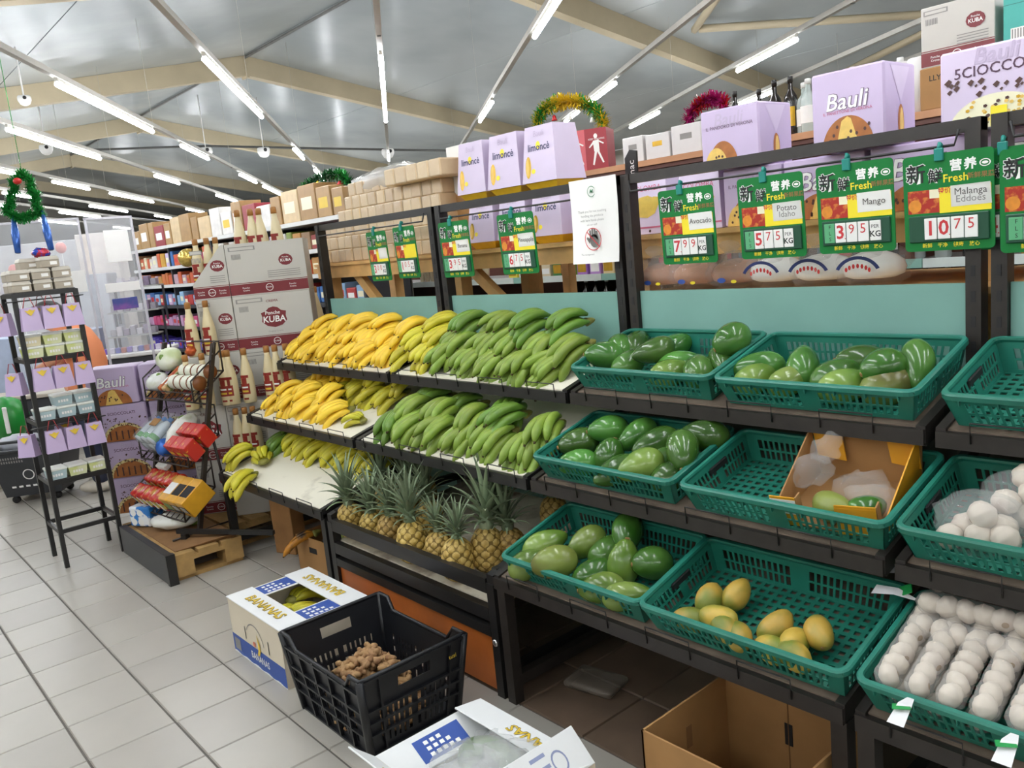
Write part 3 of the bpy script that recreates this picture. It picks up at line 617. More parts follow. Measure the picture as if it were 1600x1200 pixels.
for i, (px, Y, cr) in enumerate(((600, 1.92, 1.1), (640, 1.95, 1.15), (672, 1.93, 1.15), (625, 2.1, 1.1), (668, 2.12, 1.2))):
    q = onY(px, 800, Y); pineapple((q.x, Y, binz(Y)), (U(-.05, .05), U(-.05, .05)), 1., cr, i % 2, '%s pineapple from the left among those behind the front row' % ORD[i])
q = onY(866, 800, 2.2); pineapple((q.x, 2.2, binz(2.2)), (0, 0), 1., 1., 0, 'dark pineapple in the shade behind the avocado tray corner')
q = onY(785, 912, 1.74); pineapple((q.x + .02, 1.75, binz(1.74) + .062), (0, -1.62), 1., .75, 0, 'pineapple lying on its side at the right end of the bin')

# ------------------------------------------------------------------ garlic
gar_m = mat('garlic_skin', '#d2c6b6', .55, .0, 14, col2='#c3ae9f', thr=(.5, .72), rnd=.06)
def garlic_mesh():
    g = MB(); g.lathe([(.006, -.0215), (.016, -.02), (.0235, -.010), (.0255, 0), (.023, .010), (.015, .018), (.007, .0215), (.003, .0235)], gar_m, 28)
    for i, p in enumerate(g.v):
        a = math.atan2(p.y, p.x); g.v[i] = Vector((p.x * (1 + .055 * math.cos(8 * a)), p.y * (1 + .055 * math.cos(8 * a)), p.z))
    g.lathe([(.004, -.0228), (.007, -.0215), (.008, -.0205)], stem_m, 10); return g.mesh('garlic_bulb')
GARLIC = garlic_mesh(); green_tag = mat('green_tag', '#1f9a4c', .5, .04)
sock = MB(); sock.lathe([(.004, -.19), (.02, -.175), (.0285, -.155), (.027, -.13), (.0285, -.1), (.027, -.07), (.0285, -.04), (.027, 0), (.0285, .04), (.027, .07), (.0285, .1), (.027, .13), (.0285, .155), (.02, .175), (.004, .19)], mat('fine_white_net', '#f5f3f0', .6, .0, alpha=.2), 12); 
tailm = MB(); tailm.add([(-.004, 0, 0), (.004, 0, 0), (.014, .045, .012), (-.014, .045, .012), (.018, .10, .004), (-.016, .10, .002)], [(0, 1, 2, 3), (3, 2, 4, 5)], mat('white_net_tail', '#e6e6e8', .5, .03)); TAIL = tailm.mesh('net_tail')
tg = MB(); tg.rbox(-.018, .018, -.001, .001, 0, .03, green_tag, .0008); TAGM = tg.mesh('tag')
M9 = TRAY['T9']; k = 0
def sleeve(P, az, n, label, tail=0, el=0.):
    r = thing('garlic_sleeve', label, 'garlic', M9 @ T(*P) @ T(0, 0, 0, el, 0, math.radians(az)), 'garlic sleeves')
    for i in range(n): ob('garlic_bulb', GARLIC, r, T(0, (i - (n - 1) / 2) * .039, 0, math.pi / 2 + U(-.15, .15), U(-.12, .12), U(0, 6), (1.08, 1.08, .9)))
    L = n * .039 + .03; ob('net', sock.mesh('net', T(s=(1.06, 1.06, 1)) ), r, T(0, 0, 0, math.pi / 2, 0, 0, (1, 1, L / .38)))
    if tail: ob('net_tail', TAIL, r, T(0, -L / 2 if tail < 0 else L / 2, 0, 0, 0, math.pi if tail < 0 else 0)); ob('tag', TAGM, r, T(.01 * tail, tail * (L / 2 + .04), .005, 1.2, 0, .4))
    return r
for i in range(7):
    sleeve((.045 + .066 * i, .16, .085), 4, 7, '%s garlic sleeve from the left in the front row of the lowest right tray' % ORD[i], tail=(-1 if i in (1, 4) else 0), el=-.05)
for i in range(5):
    sleeve((.06 + .085 * i, .18, .035), 0, 7, '%s garlic sleeve from the left lying under the front row' % ORD[i])
for j in range(3):
    sleeve((.17, .255 + .055 * j - .03, .09 + .03 * j), 90 + 2 * j, 7, ('lower', 'middle', 'uppermost')[j] + ' garlic sleeve lying crosswise at the back left of the tray', tail=1 if j else 0)
    sleeve((.45, .255 + .055 * j - .03, .09 + .03 * j), 90 + 2 * j, 7, ('lower', 'middle', 'uppermost')[j] + ' garlic sleeve lying crosswise at the back right of the tray')
M8 = TRAY['T8']
for b, (cx, cy, spots) in enumerate(((.14, .10, [(0, 0, .03), (.05, .01, .03), (-.04, .03, .03), (.03, .05, .03), (-.06, -.02, .03), (0, .03, .07)]), (.20, .22, [(0, 0, .03), (.055, 0, .03), (-.05, .01, .03), (0, .05, .03), (.01, .02, .075), (-.035, -.02, .07), (.05, .03, .075), (-.01, .05, .10)]),
                                     (.34, .17, [(0, 0, .03), (.055, .01, .03), (-.05, .0, .03), (0, .05, .03), (.0, -.05, .03), (.02, 0, .075), (-.03, .03, .075), (.05, -.04, .06)]), (.47, .2, [(0, 0, .03), (.055, .01, .03), (-.05, .0, .03), (0, .05, .03), (.02, 0, .075), (.05, -.04, .06)]))):
    r = thing('garlic_net_bag', '%s net bag of large garlic bulbs from the left in the middle right tray' % ORD[b], 'garlic', M8 @ T(cx, cy, .006), 'garlic net bags')
    for x, y, z in spots: ob('garlic_bulb', GARLIC, r, T(x, y, z, U(-1.2, 1.2), U(-1.2, 1.2), U(0, 6), U(1.2, 1.35)))
    g = MB(); rg = random.Random(b); g.ball(.105, .085, .07, film, T(0, .012, .062), 12, 8, lambda v: v * rg.uniform(.92, 1.08)); ob('net', g, r)
# ------------------------------------------------------------------ green price cards hung on the rods
cgreen = mat('card_green', '#0d7434', .5, .03, spec=.3); cgreen_d = mat('card_dark_green', '#184b36', .4, .04); cgreen_l = mat('card_pale_green', '#5aa878', .45, .03)
fruitprint = mat('fruit_photo_print', '#a8281c', .4, .0, 55, col2='#cf7a34', thr=(.5, .62)); brownprint = mat('brown_print', '#8f6a3c', .5, .05)
redink = mat('red_ink', '#c9353a', .55, .04); creamprint = mat('cream_print', '#e9e4c4', .5, .03); clipm = mat('teal_clip', '#1b8278', .35, .06)
CWD, CHT = .235, .262
def rrect(x0, x1, y0, y1, r, n=4):
    p = []
    for cx, cy, a in ((x1 - r, y0 + r, -90), (x1 - r, y1 - r, 0), (x0 + r, y1 - r, 90), (x0 + r, y0 + r, 180)):
        for k in range(n + 1): t = math.radians(a + 90 * k / n); p.append((cx + r * math.cos(t), cy + r * math.sin(t)))
    return p
def fx(x): return (x - .5) * CWD
def fy(y): return -y * CHT
m = MB(); m.prism(rrect(-CWD / 2, CWD / 2, -CHT, 0, .012), -.002, .002, cgreen, FRONT); CARD = m.mesh('board')
m = MB()
m.rbox(-.012, .012, -.006, .004, -.03, .004, clipm, .002); m.tube([(0, .0, .002), (0, .006, .016), (0, .014, .012), (0, .014, .002)], .006, clipm, 6); CLIP = m.mesh('clip')
m = MB(); m.rect(fx(.05), fx(.41), fy(.60), fy(.36), fruitprint, FRONT, .0025); m.rect(fx(.30), fx(.41), fy(.45), fy(.36), creamprint, FRONT, .0026)
m.disc(fx(.13), fy(.52), .018, .018, mat('orange_print', '#d98a2c', .4, .1, 60), FRONT, .0028, 12); PHOTO = m.mesh('fruit_photo')
m = MB(); m.rect(fx(.41), fx(.97), fy(.61), fy(.35), yellow, FRONT, .0025); m.text('特价', .017, redink, fx(.47), fy(.385), .0028, FRONT, .015); YEL = m.mesh('yellow_panel')
m = MB(); m.add([(fx(.54), fy(.555), .003), (fx(.975), fy(.55), .003), (fx(.965), fy(.335), .005), (fx(.54), fy(.34), .005)], [(0, 1, 2, 3), (3, 2, 1, 0)], paper, False, FRONT); LABEL = m.mesh('paper_label')
m = MB(); m.rbox(fx(.06), fx(.95), -.008, -.002, fy(.905), fy(.625), cgreen_d, .002); HOLD = m.mesh('price_holder')
m = MB(); m.rbox(-.0165, .0165, -.0015, .0015, -.029, .029, paper, .001); DIG = m.mesh('digit_tile')
m = MB(); m.rbox(-.0165, .0165, -.0015, .0015, -.029, .029, cgreen_l, .001)
for k, ch in enumerate('FLS'): m.text(ch, .016, ink, .002, .018 - .018 * k, .0018, FRONT)
FLS = m.mesh('currency_tile')
def base_letters(m):
    for txt, s_, x, y in (('新', .054, .15, .20), ('鮮', .040, .37, .235)):
        m.text(txt, s_, white_ink, fx(x), fy(y), .0024, FRONT, .045); m.text(txt, s_, ink, fx(x), fy(y), .0029, FRONT, .012)
    for txt, x in (('营', .60), ('养', .755)): m.text(txt, .032, white_ink, fx(x), fy(.145), .0026, FRONT, .03)
    m.ring(fx(.91), fy(.145), .014, .011, white_ink, FRONT, .0026, 18, sy=.7); m.disc(fx(.91), fy(.145), .008, .004, white_ink, FRONT, .0027, 10)
    m.text('Fresh', .030, yellow, fx(.595), fy(.265), .0026, FRONT, .012); m.text('新鲜果蔬', .017, brownprint, fx(.865), fy(.262), .0026, FRONT, .012)
    for k, t in enumerate(('新鲜', '干净', '健康', '放心')): m.text(t, .0135, yellow, fx(.26 + .175 * k), fy(.945), .0026, FRONT, .01)
lm = MB(); base_letters(lm); LETT = lm.mesh('lettering')
def price_card(px0, px1, pyt, Y, digits, lines, label, per=True, fls=True, wf=1., lab=True, rz=0., name='price_card'):
    p = onY((px0 + px1) / 2, pyt, Y); M = T(p.x, Y, p.z, .04, 0, rz, (wf, 1, 1))
    r = thing(name, label, 'price card', M, 'green hanging price cards')
    ob('board', CARD, r); ob('clip', CLIP, r, T(fx(.42), -.003, .01)); ob('fruit_photo', PHOTO, r); ob('yellow_panel', YEL, r); ob('price_holder', HOLD, r); ob('lettering', LETT, r)
    if lab:
        l = ob('paper_label', LABEL, r)
        if lines:
            m = MB()
            for k, t in enumerate(lines): m.text(t, .026, grey_ink if k else mat('dark_grey_ink', '#55524f', .6, .05), fx(.755), fy(.445 + .075 * (k - (len(lines) - 1) / 2)), .0052, FRONT)
            ob('lettering', m, l)
    if fls: ob('currency_tile', FLS, r, T(fx(.165), -.009, fy(.765)))
    xs = [.315, .465, .615] if fls else [.315, .465, .615, .765]
    for k, d in enumerate(digits):
        t = ob('digit_tile', DIG, r, T(fx(xs[k]), -.0095, fy(.765)))
        m = MB(); big = (k == 0 or (k == 1 and len(digits) > 3)); m.text(d, .056 if big else .040, redink, 0, 0 if big else .008, .0018, FRONT, .02 if big else 0)
        if k == (0 if len(digits) == 3 else 1): m.disc(.015, -.018, .0018, .0018, redink, FRONT, .0019, 8)
        ob('lettering', m, t)
    if per and fls:
        t = ob('digit_tile', DIG, r, T(fx(.77), -.0095, fy(.765)))
        m = MB(); m.text('PER', .015, ink, 0, .012, .0018, FRONT); m.text('KG', .024, ink, 0, -.01, .0018, FRONT, .02); ob('lettering', m, t)
YC = 2.418
price_card(567, 605, 362, YC, '300', ['', ''], 'green price card reading 3 00, leftmost on the banana rail', wf=.82)
price_card(610, 648, 354, YC, '105', [], 'green price card with bare yellow panel, second from the left', wf=.82, lab=False)
price_card(679, 734, 346, YC, '395', ['Banana'], 'green price card reading 3 95 at the post between banana and plantain bays', wf=.98)
price_card(773, 833, 333, YC, '675', ['Pineapple'], 'green price card reading 6 75 above the plantains')
price_card(1027, 1111, 294, YC, '799', ['Avocado'], 'green price card for avocado reading 7 99')
price_card(1147, 1254, 274, YC, '575', ['Potato', 'Idaho'], 'green price card for Idaho potato reading 5 75')
price_card(1271, 1394, 254, YC, '395', ['Mango'], 'green price card for mango reading 3 95 per kg')
price_card(1415, 1543, 238, YC, ['1', '0', '7', '5'], ['Malanga', 'Eddoes'], 'green price card for malanga reading 10 75', fls=False)
price_card(1518, 1642, 228, YC + .02, '495', [], 'green price card half hidden behind its neighbours at the right edge')
price_card(1577, 1710, 224, YC - .02, '895', [], 'rightmost green price card, cut by the frame edge')

# notice with a crossed-out hand
p = onY(930, 287, 2.44)
nt_ = thing('paper_notice', 'white paper notice with a crossed-out hand hung on the rail', 'notice', T(p.x, 2.44, 1.805))
m = MB(); vs = []; fs = []
for i in range(9):
    t = i / 8; z = -.325 * t; wd_ = .125 - .018 * t; y = -.02 - .03 * t * t
    for k in range(5): u = k / 4 * 2 - 1; vs.append((u * wd_, y - .035 * t * (u if u > 0 else 0) ** 2 * -1, z))
    if i:
        for k in range(4): b = i * 5 + k; fs.append((b - 5, b - 4, b + 1, b))
m.add(vs, fs, paper, True); ob('sheet', m, nt_)
m = MB(); pr = FRONT @ T(0, 0, 0); gm = mat('green_logo_ink', '#2f7d4f', .6, .05)
def NP(z): return .026 + .03 * ((-z) / .325) ** 2
m.ring(0, -.05, .021, .0185, gm, pr, NP(-.05), 20, 30, 330); m.text('M', .022, gm, 0, -.05, NP(-.05), pr, .01, 1, .3)
for k, (wd_, s_) in enumerate((('Thank you for not touching', .0135), ('handling the products', .0135), ('with bare hands please', .0135), ('ask our staff', .011))): m.text(wd_, s_, grey_ink, .0, -.125 - .017 * k, NP(-.14 - .017 * k), pr)
m.text('The management', .010, grey_ink, -.02, -.29, NP(-.30), pr)
ob('lettering', m, nt_)
m = MB(); hg = mat('grey_hand_print', '#6b6a66', .6, .04); zz = NP(-.25)
m.disc(.012, -.238, .022, .026, hg, pr, zz, 16)
for fx_, fy_, a in ((-.006, -.21, .12), (.006, -.203, .04), (.018, -.205, -.05), (.028, -.214, -.2)): m.rect(fx_ - .005, fx_ + .005, fy_ - .02, fy_ + .013, hg, pr, zz)
m.poly([(-.012, -.25), (-.028, -.228), (-.022, -.222), (-.006, -.232)], hg, pr @ T(0, 0, zz)); ob('hand_print', m, nt_)
m = MB(); m.ring(.008, -.232, .044, .0405, redink, pr, zz + .0012, 28); m.poly([(-.024, -.204), (-.021, -.201), (.042, -.262), (.039, -.265)], redink, pr @ T(0, 0, zz + .0016)); ob('prohibition_ring', m, nt_)

# ------------------------------------------------------------------ wooden counter behind the stand
cn = thing('wooden_counter', 'varnished pine counter behind the fruit stand carrying lilac boxes', 'counter', T(-2.6, 2.9, 0))
m = MB(); m.box(-4.97, .2, 2.62, 2.65, 1.475, 1.55, wood); ob('fascia', m, cn, world=True)
m = MB(); m.box(-4.97, .2, 2.60, 3.25, 1.55, 1.568, wood); ob('top', m, cn, world=True)
m = MB(); m.box(-4.97, .2, 3.20, 3.23, 1.475, 1.55, wood); ob('fascia', m, cn, world=True)
for x in (-4.90, -3.53, -2.27, -.97): 
    for y in (2.655, 3.13):
        m = MB(); m.box(x - .035, x + .035, y, y + .07, 0, 1.475, wood); ob('leg', m, cn, world=True)
for x0, x1 in ((-4.55, -4.28), (-3.42, -3.12), (-.55, -.85)):
    m = MB(); m.hexa([(x1 - .045, 2.66, 1.25), (x1 + .045, 2.66, 1.25), (x1 + .045, 2.70, 1.25), (x1 - .045, 2.70, 1.25), (x0 - .045, 2.66, 1.475), (x0 + .045, 2.66, 1.475), (x0 + .045, 2.70, 1.475), (x0 - .045, 2.70, 1.475)], wood); ob('brace', m, cn, world=True)
m = MB(); m.box(-2.2, .1, 2.50, 3.2, 1.325, 1.345, wood); ob('lower_shelf', m, cn, world=True)

# lilac gift boxes
def gift(x0, x1, z0, z1, Y, d, kind, label, group, rz=0.):
    wd_, ht = x1 - x0, z1 - z0; r = thing('gift_box', label, 'gift box', T((x0 + x1) / 2, Y, z0, 0, 0, rz), group)
    pm = MB(); F = FRONT
    if kind in ('lemon', 'bird'):
        tw = wd_ * .80; b = .035 if kind == 'lemon' else 0
        m = MB(); m.hexa([(-wd_ / 2, 0, b), (wd_ / 2, 0, b), (wd_ / 2, d, b), (-wd_ / 2, d, b), (-tw / 2, d * .12, ht), (tw / 2, d * .12, ht), (tw / 2, d * .88, ht), (-tw / 2, d * .88, ht)], lilac_pale); ob('body', m, r)
        if b: m = MB(); m.hexa([(-wd_ * .36, .03, 0), (wd_ * .36, .03, 0), (wd_ * .36, d - .03, 0), (-wd_ * .36, d - .03, 0), (-wd_ * .47, .008, b), (wd_ * .47, .008, b), (wd_ * .47, d - .008, b), (-wd_ * .47, d - .008, b)], mat('yellow_foil', '#c9a21c', .35, .1, 20)); ob('base', m, r)
        tl = T(0, 0, b) @ Matrix.Rotation(-math.atan2(d * .12, ht - b), 4, 'X') @ F
        q = wd_
        if kind == 'lemon':
            pm.text('Bauli', q * .16, mat('silver_print', '#b9a9c4', .35, .05), 0, (ht - b) * .86, .0015, tl)
            pm.text('limoncè', q * .20, mat('navy_ink', '#2c2f5c', .5, .03), 0, (ht - b) * .62, .0015, tl, .012); pm.disc(-.02 * q, (ht - b) * .66, q * .06, q * .075, yellow, tl, .0012, 14)
            pm.disc(-q * .31, (ht - b) * .28, q * .08, (ht - b) * .2, gold, tl, .0014, 14); pm.disc(-q * .33, (ht - b) * .28, q * .045, (ht - b) * .16, crumb, tl, .0018, 14); pm.disc(-q * .16, (ht - b) * .2, q * .06, q * .05, yellow, tl, .0014, 10)
        else:
            pm.text('COLOMBA', q * .13, mat('rose_print', '#c05a7c', .5, .05), 0, ht * .80, .0015, tl); pm.disc(0, ht * .48, q * .26, ht * .2, mat('bird_cake_print', '#d8b850', .5, .1, 30), tl, .0012, 9); pm.disc(q * .2, ht * .56, q * .14, ht * .09, mat('bird_cake_print', '#d8b850'), tl, .0014, 7)
            pm.rect(-q * .49, q * .49, ht * .10, ht * .13, mat('rose_print', '#c05a7c'), tl, .0012); pm.disc(-q * .3, ht * .05, .006, .006, choc, tl, .0012, 8); pm.disc(q * .1, ht * .05, .006, .006, choc, tl, .0012, 8)
    else:
        m = MB(); m.rbox(-wd_ / 2, wd_ / 2, 0, d, 0, ht, lilac_pale if kind == 'choc' else lilac, .006); ob('body', m, r); q = wd_; ln = wd_ / 2
        if kind == 'bauli':
            pm.text('Bauli', q * .30, mat('dark_lilac_ink', '#6a5570', .5, .05), .001, ht * .60, .001, F, .035, 1, .18); pm.text('Bauli', q * .30, white_ink, 0, ht * .60, .0016, F, .012, 1, .18)
            pm.text('IL PANETTONE DI VERONA', q * .055, mat('rose_print', '#c05a7c', .5, .05), 0, ht * .475, .001, F)
            pm.disc(0, ht * .0, q * .36, ht * .42, cake, F, .001, 20, 0, 180); pm.poly([(-q * .17, 0), (q * .17, 0), (q * .05, ht * .38), (0, ht * .41), (-q * .08, ht * .36)], crumb, F @ T(0, 0, .0016))
            for k in range(12): pm.disc(U(-.3, .3) * q, U(.05, .3) * ht, .005, .006, choc, F, .002, 6)
        elif kind == 'choc':
            pm.text('Bauli', q * .2, mat('silver_print', '#b9a9c4', .35, .05), 0, ht * .87, .0012, F, .02, 1, .18); pm.text('5CIOCCOL', q * .135, mat('plum_ink', '#4d3048', .5, .04), -.01, ht * .70, .0012, F, .01)
            for k in range(26): a = U(-.46, .46) * q; b = U(.4, .62) * ht; s_ = U(.004, .011); pm.poly([(a - s_, b), (a, b - s_), (a + s_, b + s_ * .3), (a + s_ * .2, b + s_)], choc, F @ T(0, 0, .0012 + .0001 * k))
            pm.disc(0, 0, q * .42, ht * .40, creamprint, F, .0011, 20, 0, 180)
            for k in range(50): a = U(10, 170); rr = U(.2, 1); pm.disc(q * .40 * rr * math.cos(math.radians(a)), ht * .38 * rr * math.sin(math.radians(a)), .006, .005, random.choice((choc, crumb, gold)), F, .0014 + k * .00005, 5)
            pm.rect(-q * .05, q * .09, 0, ht * .24, yellow, F, .004)
        elif kind == 'striped':
            pm.text('Bauli', q * .14, mat('silver_print', '#b9a9c4', .35, .05), 0, ht * .88, .0012, F, .01, 1, .18); pm.text('5CIOCCOLATI', q * .085, mat('plum_ink', '#4d3048', .5, .04), 0, ht * .76, .0012, F, .01)
            for k in range(22): a = U(-.46, .46) * q; b = U(.4, .66) * ht; s_ = U(.003, .008); pm.poly([(a - s_, b), (a, b - s_), (a + s_, b + s_ * .3), (a + s_ * .2, b + s_)], choc, F @ T(0, 0, .0012 + .0001 * k))
            pm.disc(0, 0, q * .44, ht * .5, mat('speckled_crumb_print', '#d8c88c', .5, .0, 60, col2='#5a3a22', thr=(.5, .56)), F, .0011, 20, 0, 180); pm.disc(0, 0, q * .38, ht * .42, cake, F, .0014, 20, 0, 180)
            for k in range(6): x_ = (-.3 + .12 * k) * q; pm.rect(x_, x_ + q * .03, ht * .04, ht * .28, choc, F, .0018)
        elif kind == 'slice':
            pm.text('Bauli', q * .26, mat('silver_print', '#b9a9c4', .35, .05), 0, ht * .80, .001, F, .015, 1, .18); pm.text('IL PANDORO DI VERONA', q * .07, mat('plum_ink', '#4d3048', .5, .04), 0, ht * .69, .001, F)
            pm.disc(-q * .12, ht * .0, q * .26, ht * .46, cake, F, .001, 18, 0, 180); pm.disc(-q * .24, ht * .0, q * .2, ht * .36, crumb, F, .0014, 14, 0, 180)
            for k in range(7): pm.disc(U(-.36, -.12) * q, U(.05, .28) * ht, .005, .005, choc, F, .002, 6)
        SD = Matrix(((0, 0, 1, wd_ / 2), (1, 0, 0, 0), (0, 1, 0, 0), (0, 0, 0, 1)))
        pm.disc(d * .5, ht * .25, d * .1, ht * .24, cake, SD, .001, 14); pm.disc(d * .52, ht * .25, d * .06, ht * .2, crumb, SD, .0014, 12)
        pm.poly([(d * .2, ht * .95), (d * .8, ht * .95), (d * .5, ht * .5)], lilac_pale, SD @ T(0, 0, .001))
    ob('print', pm, r); return r
GB = 'lilac boxes on the pine counter'
for i, (a, b) in enumerate(((-3.48, -3.25), (-3.235, -2.99), (-2.975, -2.745))): gift(a, b, 1.815, 2.10, 2.68, .19, 'lemon', 'lilac lemon cake box with yellow base, %s in the upper row' % ORD[i], GB)
for i, (a, b) in enumerate(((-3.44, -3.22), (-3.20, -2.98), (-2.96, -2.74))): gift(a, b, 1.57, 1.812, 2.68, .21, 'lemon', 'lilac lemon cake box with yellow base, %s in the lower row' % ORD[i], GB)
for i, (a, b) in enumerate(((-2.66, -2.42), (-2.40, -2.15), (-2.13, -1.90))): gift(a, b, 1.57, 1.80 - (i == 2) * .02, 2.70, .22, 'bird', 'pale lilac box with a yellow dove cake, %s from the left' % ORD[i], GB)
for i, (a, b, kd) in enumerate(((-1.88, -1.64, 'slice'), (-1.63, -1.34, 'bauli'), (-1.32, -1.00, 'bauli'), (-.98, -.66, 'bauli'))): gift(a, b, 1.57, 1.775, 2.69, .24, kd, 'lilac cake box behind the price cards, %s in its row' % ORD[i], GB)
gift(-1.93, -1.685, 1.78, 1.99, 2.64, .21, 'slice', 'lilac soft bag-like box with a cut cake, above the avocado card', GB)
gift(-1.475, -1.235, 1.78, 2.025, 2.62, .21, 'bauli', 'lilac box with a round cake and white script, above the mango card', GB)
gift(-1.065, -.765, 1.78, 2.00, 2.60, .22, 'choc', 'pale lilac box with flying chocolate pieces at the upper right', GB)
p = onY(693, 260, 2.75); m = MB(); m.rbox(-.10, .10, 0, .10, -.13, .12, paper, .004); tag(ob('white_carton', m, None, T(-3.60, 2.80, 2.0)), 'plain white carton between the biscuit packs and the lilac boxes', 'carton')
m = MB(); m.rbox(-.09, .09, 0, .12, 0, .30, card, .004); tag(ob('brown_carton', m, None, T(-3.60, 2.80, 1.569)), 'brown carton under the plain white carton', 'carton')

# ------------------------------------------------------------------ wrapped biscuit packs
pk = mat('pale_biscuit_pack', '#dcc39c', .5, .0, 6, col2='#c9a67c', thr=(.4, .7), rnd=.1); pkw = mat('pink_biscuit_pack', '#cfa483', .5, .1, 8)
m = MB(); m.rbox(-.043, .043, 0, .15, 0, .078, pk, .006); PK = m.mesh('biscuit_pack')
m = MB(); m.add([(-.044, -.003, .004), (.044, -.003, .004), (.044, -.003, .076), (.0, -.007, .05), (-.044, -.003, .076)], [(0, 1, 3), (1, 2, 3), (2, 4, 3), (4, 0, 3)], film); PKF = m.mesh('wrapper')
LB = 'pale wrapped biscuit pack, %s layer from the counter, %s from the left'
for r_ in range(5):
    for c in range(14):
        x = -4.90 + c * .0925 + U(-.004, .004)
        if r_ >= 3 and c < 2 or (r_ == 4 and c < 3): continue
        o = ob('biscuit_pack', PK, None, T(x, 2.66 + U(0, .012) + .01 * r_, 1.569 + r_ * .0785, 0, 0, U(-.04, .04))); tag(o, LB % (ORD[r_], ORD[c - (2 if r_ == 3 else 3 if r_ == 4 else 0)]), 'biscuit pack', 'stacked biscuit packs'); ob('wrapper', PKF, o)
for c in range(7):
    o = ob('biscuit_pack', PK, None, T(-4.60 + c * .091, 2.72 + U(0, .01), 1.569 + 5 * .0785, 0, 0, U(-.05, .05))); tag(o, LB % (ORD[5], ORD[c]), 'biscuit pack', 'stacked biscuit packs'); ob('wrapper', PKF, o)
for c in range(5):
    o = ob('biscuit_pack', PK, None, T(-4.02 + c * .108, 2.63, 1.569 + 4 * .0785 + .079 * (1), 0, 0, U(-.03, .03), 1.15)); tag(o, '%s of five larger biscuit packs in the topmost row' % ORD[c], 'biscuit pack', 'large biscuit packs'); ob('wrapper', PKF, o)
g = MB(); rg = random.Random(5); g.ball(.42, .10, .07, film_dense, T(-4.25, 2.80, 2.03), 18, 8, lambda v: v * rg.uniform(.85, 1.12)); tag(ob('film_wrap', g), 'crumpled clear film lying over the biscuit packs', 'film')

# ------------------------------------------------------------------ bagged bread under the counter
loaf_b = mat('brown_loaf', '#a8714c', .5, .15, 20); loaf_w = mat('white_loaf', '#f6f4ee', .5, .05, 20)
navy = mat('navy_print', '#27356f', .4, .06)
for i, (px, py, kind) in enumerate(((1035, 440, 0), (1088, 438, 0), (1150, 432, 0), (1212, 438, 1), (1285, 432, 1), (1362, 436, 1))):
    p = onY(px, py, 2.6); r = thing('bread_bag', ('bagged brown loaf, %s on the low shelf above the teal panel' if not kind else 'bagged white loaf with blue and red print, %s on the low shelf') % ORD[i], 'bread', T(p.x, 2.615, 1.346), 'bagged loaves')
    rg = random.Random(i)
    m = MB(); m.ball(.10, .085, .055, loaf_w if kind else loaf_b, T(0, 0, .056), 14, 8, lambda v: Vector((v.x, v.y, max(v.z, -.03)))); ob('loaf', m, r)
    m = MB(); m.ball(.118, .10, .075, film, T(0, -.005, .062), 14, 9, lambda v: Vector((v.x, v.y, max(v.z, -.06))) * rg.uniform(.9, 1.1)); m.tube([(0, -.03, .11), (.0, -.05, .135), (.01, -.06, .16)], [.05, .012, .04], film, 8); ob('bag', m, r)
    m = MB()
    if kind:
        m.ring(0, .035, .078, .066, navy, FRONT, .106, 14, 25, 155, .85)
        [m.disc(.05 * math.cos(math.radians(40 + 16 * k)), .035 + .036 * math.sin(math.radians(40 + 16 * k)), .005, .008, red, FRONT, .107, 6) for k in range(7)]
    else: m.disc(0, .04, .018, .009, blue, FRONT, .105, 12); m.disc(.05, .035, .012, .006, yellow, FRONT, .104, 10)
    ob('print', m, r)

# ------------------------------------------------------------------ liquor shelving further back
YL = 4.2
ls = thing('liquor_shelf', 'tall dark wooden liquor shelf behind the pine counter', 'shelf', T(-2.2, 4.4, 0))
dkw = mat('dark_red_wood', '#5a2f22', .5, .15, 8); lw = mat('light_wood_edge', '#b9855c', .5, .1, 8); edge = mat('white_price_strip', '#d9e3df', .45, .05)
m = MB(); m.box(-4.35, .4, YL, YL + .5, 1.975, 2.01, lw); ob('top_board', m, ls, world=True)
m = MB(); m.box(-4.35, .4, YL + .02, YL + .48, 1.95, 1.975, dkw); ob('under_board', m, ls, world=True)
for z in (1.29, .96, .45): m = MB(); m.box(-7.6, .4, YL, YL + .48, z, z + .02, mat('grey_shelf_metal', '#9a9a96', .5, .05)); ob('shelf_board', m, ls, world=True)
for z in (1.272,):
    for k in range(26): m = MB(); m.box(-7.6 + .305 * k, -7.6 + .305 * k + .3, YL - .012, YL, z, z + .045, edge if k % 3 else mat('pale_teal_strip', '#8fbdb0', .45, .05)); ob('price_strip', m, ls, world=True)
m = MB(); m.box(-7.6, .4, YL + .48, YL + .5, 0, 1.975, dkw); ob('back_board', m, ls, world=True)
for x in (-7.6, -4.35, -1.9, .38): m = MB(); m.box(x, x + .03, YL + .01, YL + .48, 0, 1.975 if x > -5 else 1.5, dkw); ob('side_board', m, ls, world=True)
GL = {'dark': mat('dark_bottle_glass', '#1c1512', .12, .1, spec=.8), 'clear': mat('clear_bottle_glass', '#c9d6d3', .08, .03, alpha=.45, spec=.8), 'gold': mat('amber_bottle_glass', '#b8923a', .12, .15, alpha=.85), 'green': mat('green_bottle_glass', '#39502c', .12, .1), 'cream': mat('cream_liqueur', '#d8c9a0', .3, .04, rnd=.04), 'lemon': mat('lemon_liqueur', '#c8c04a', .15, .05, alpha=.8)}
CAPS = {'w': mat('white_cap', '#d8d8d4', .4, .03), 'b': black, 'r': red, 'g': gold}
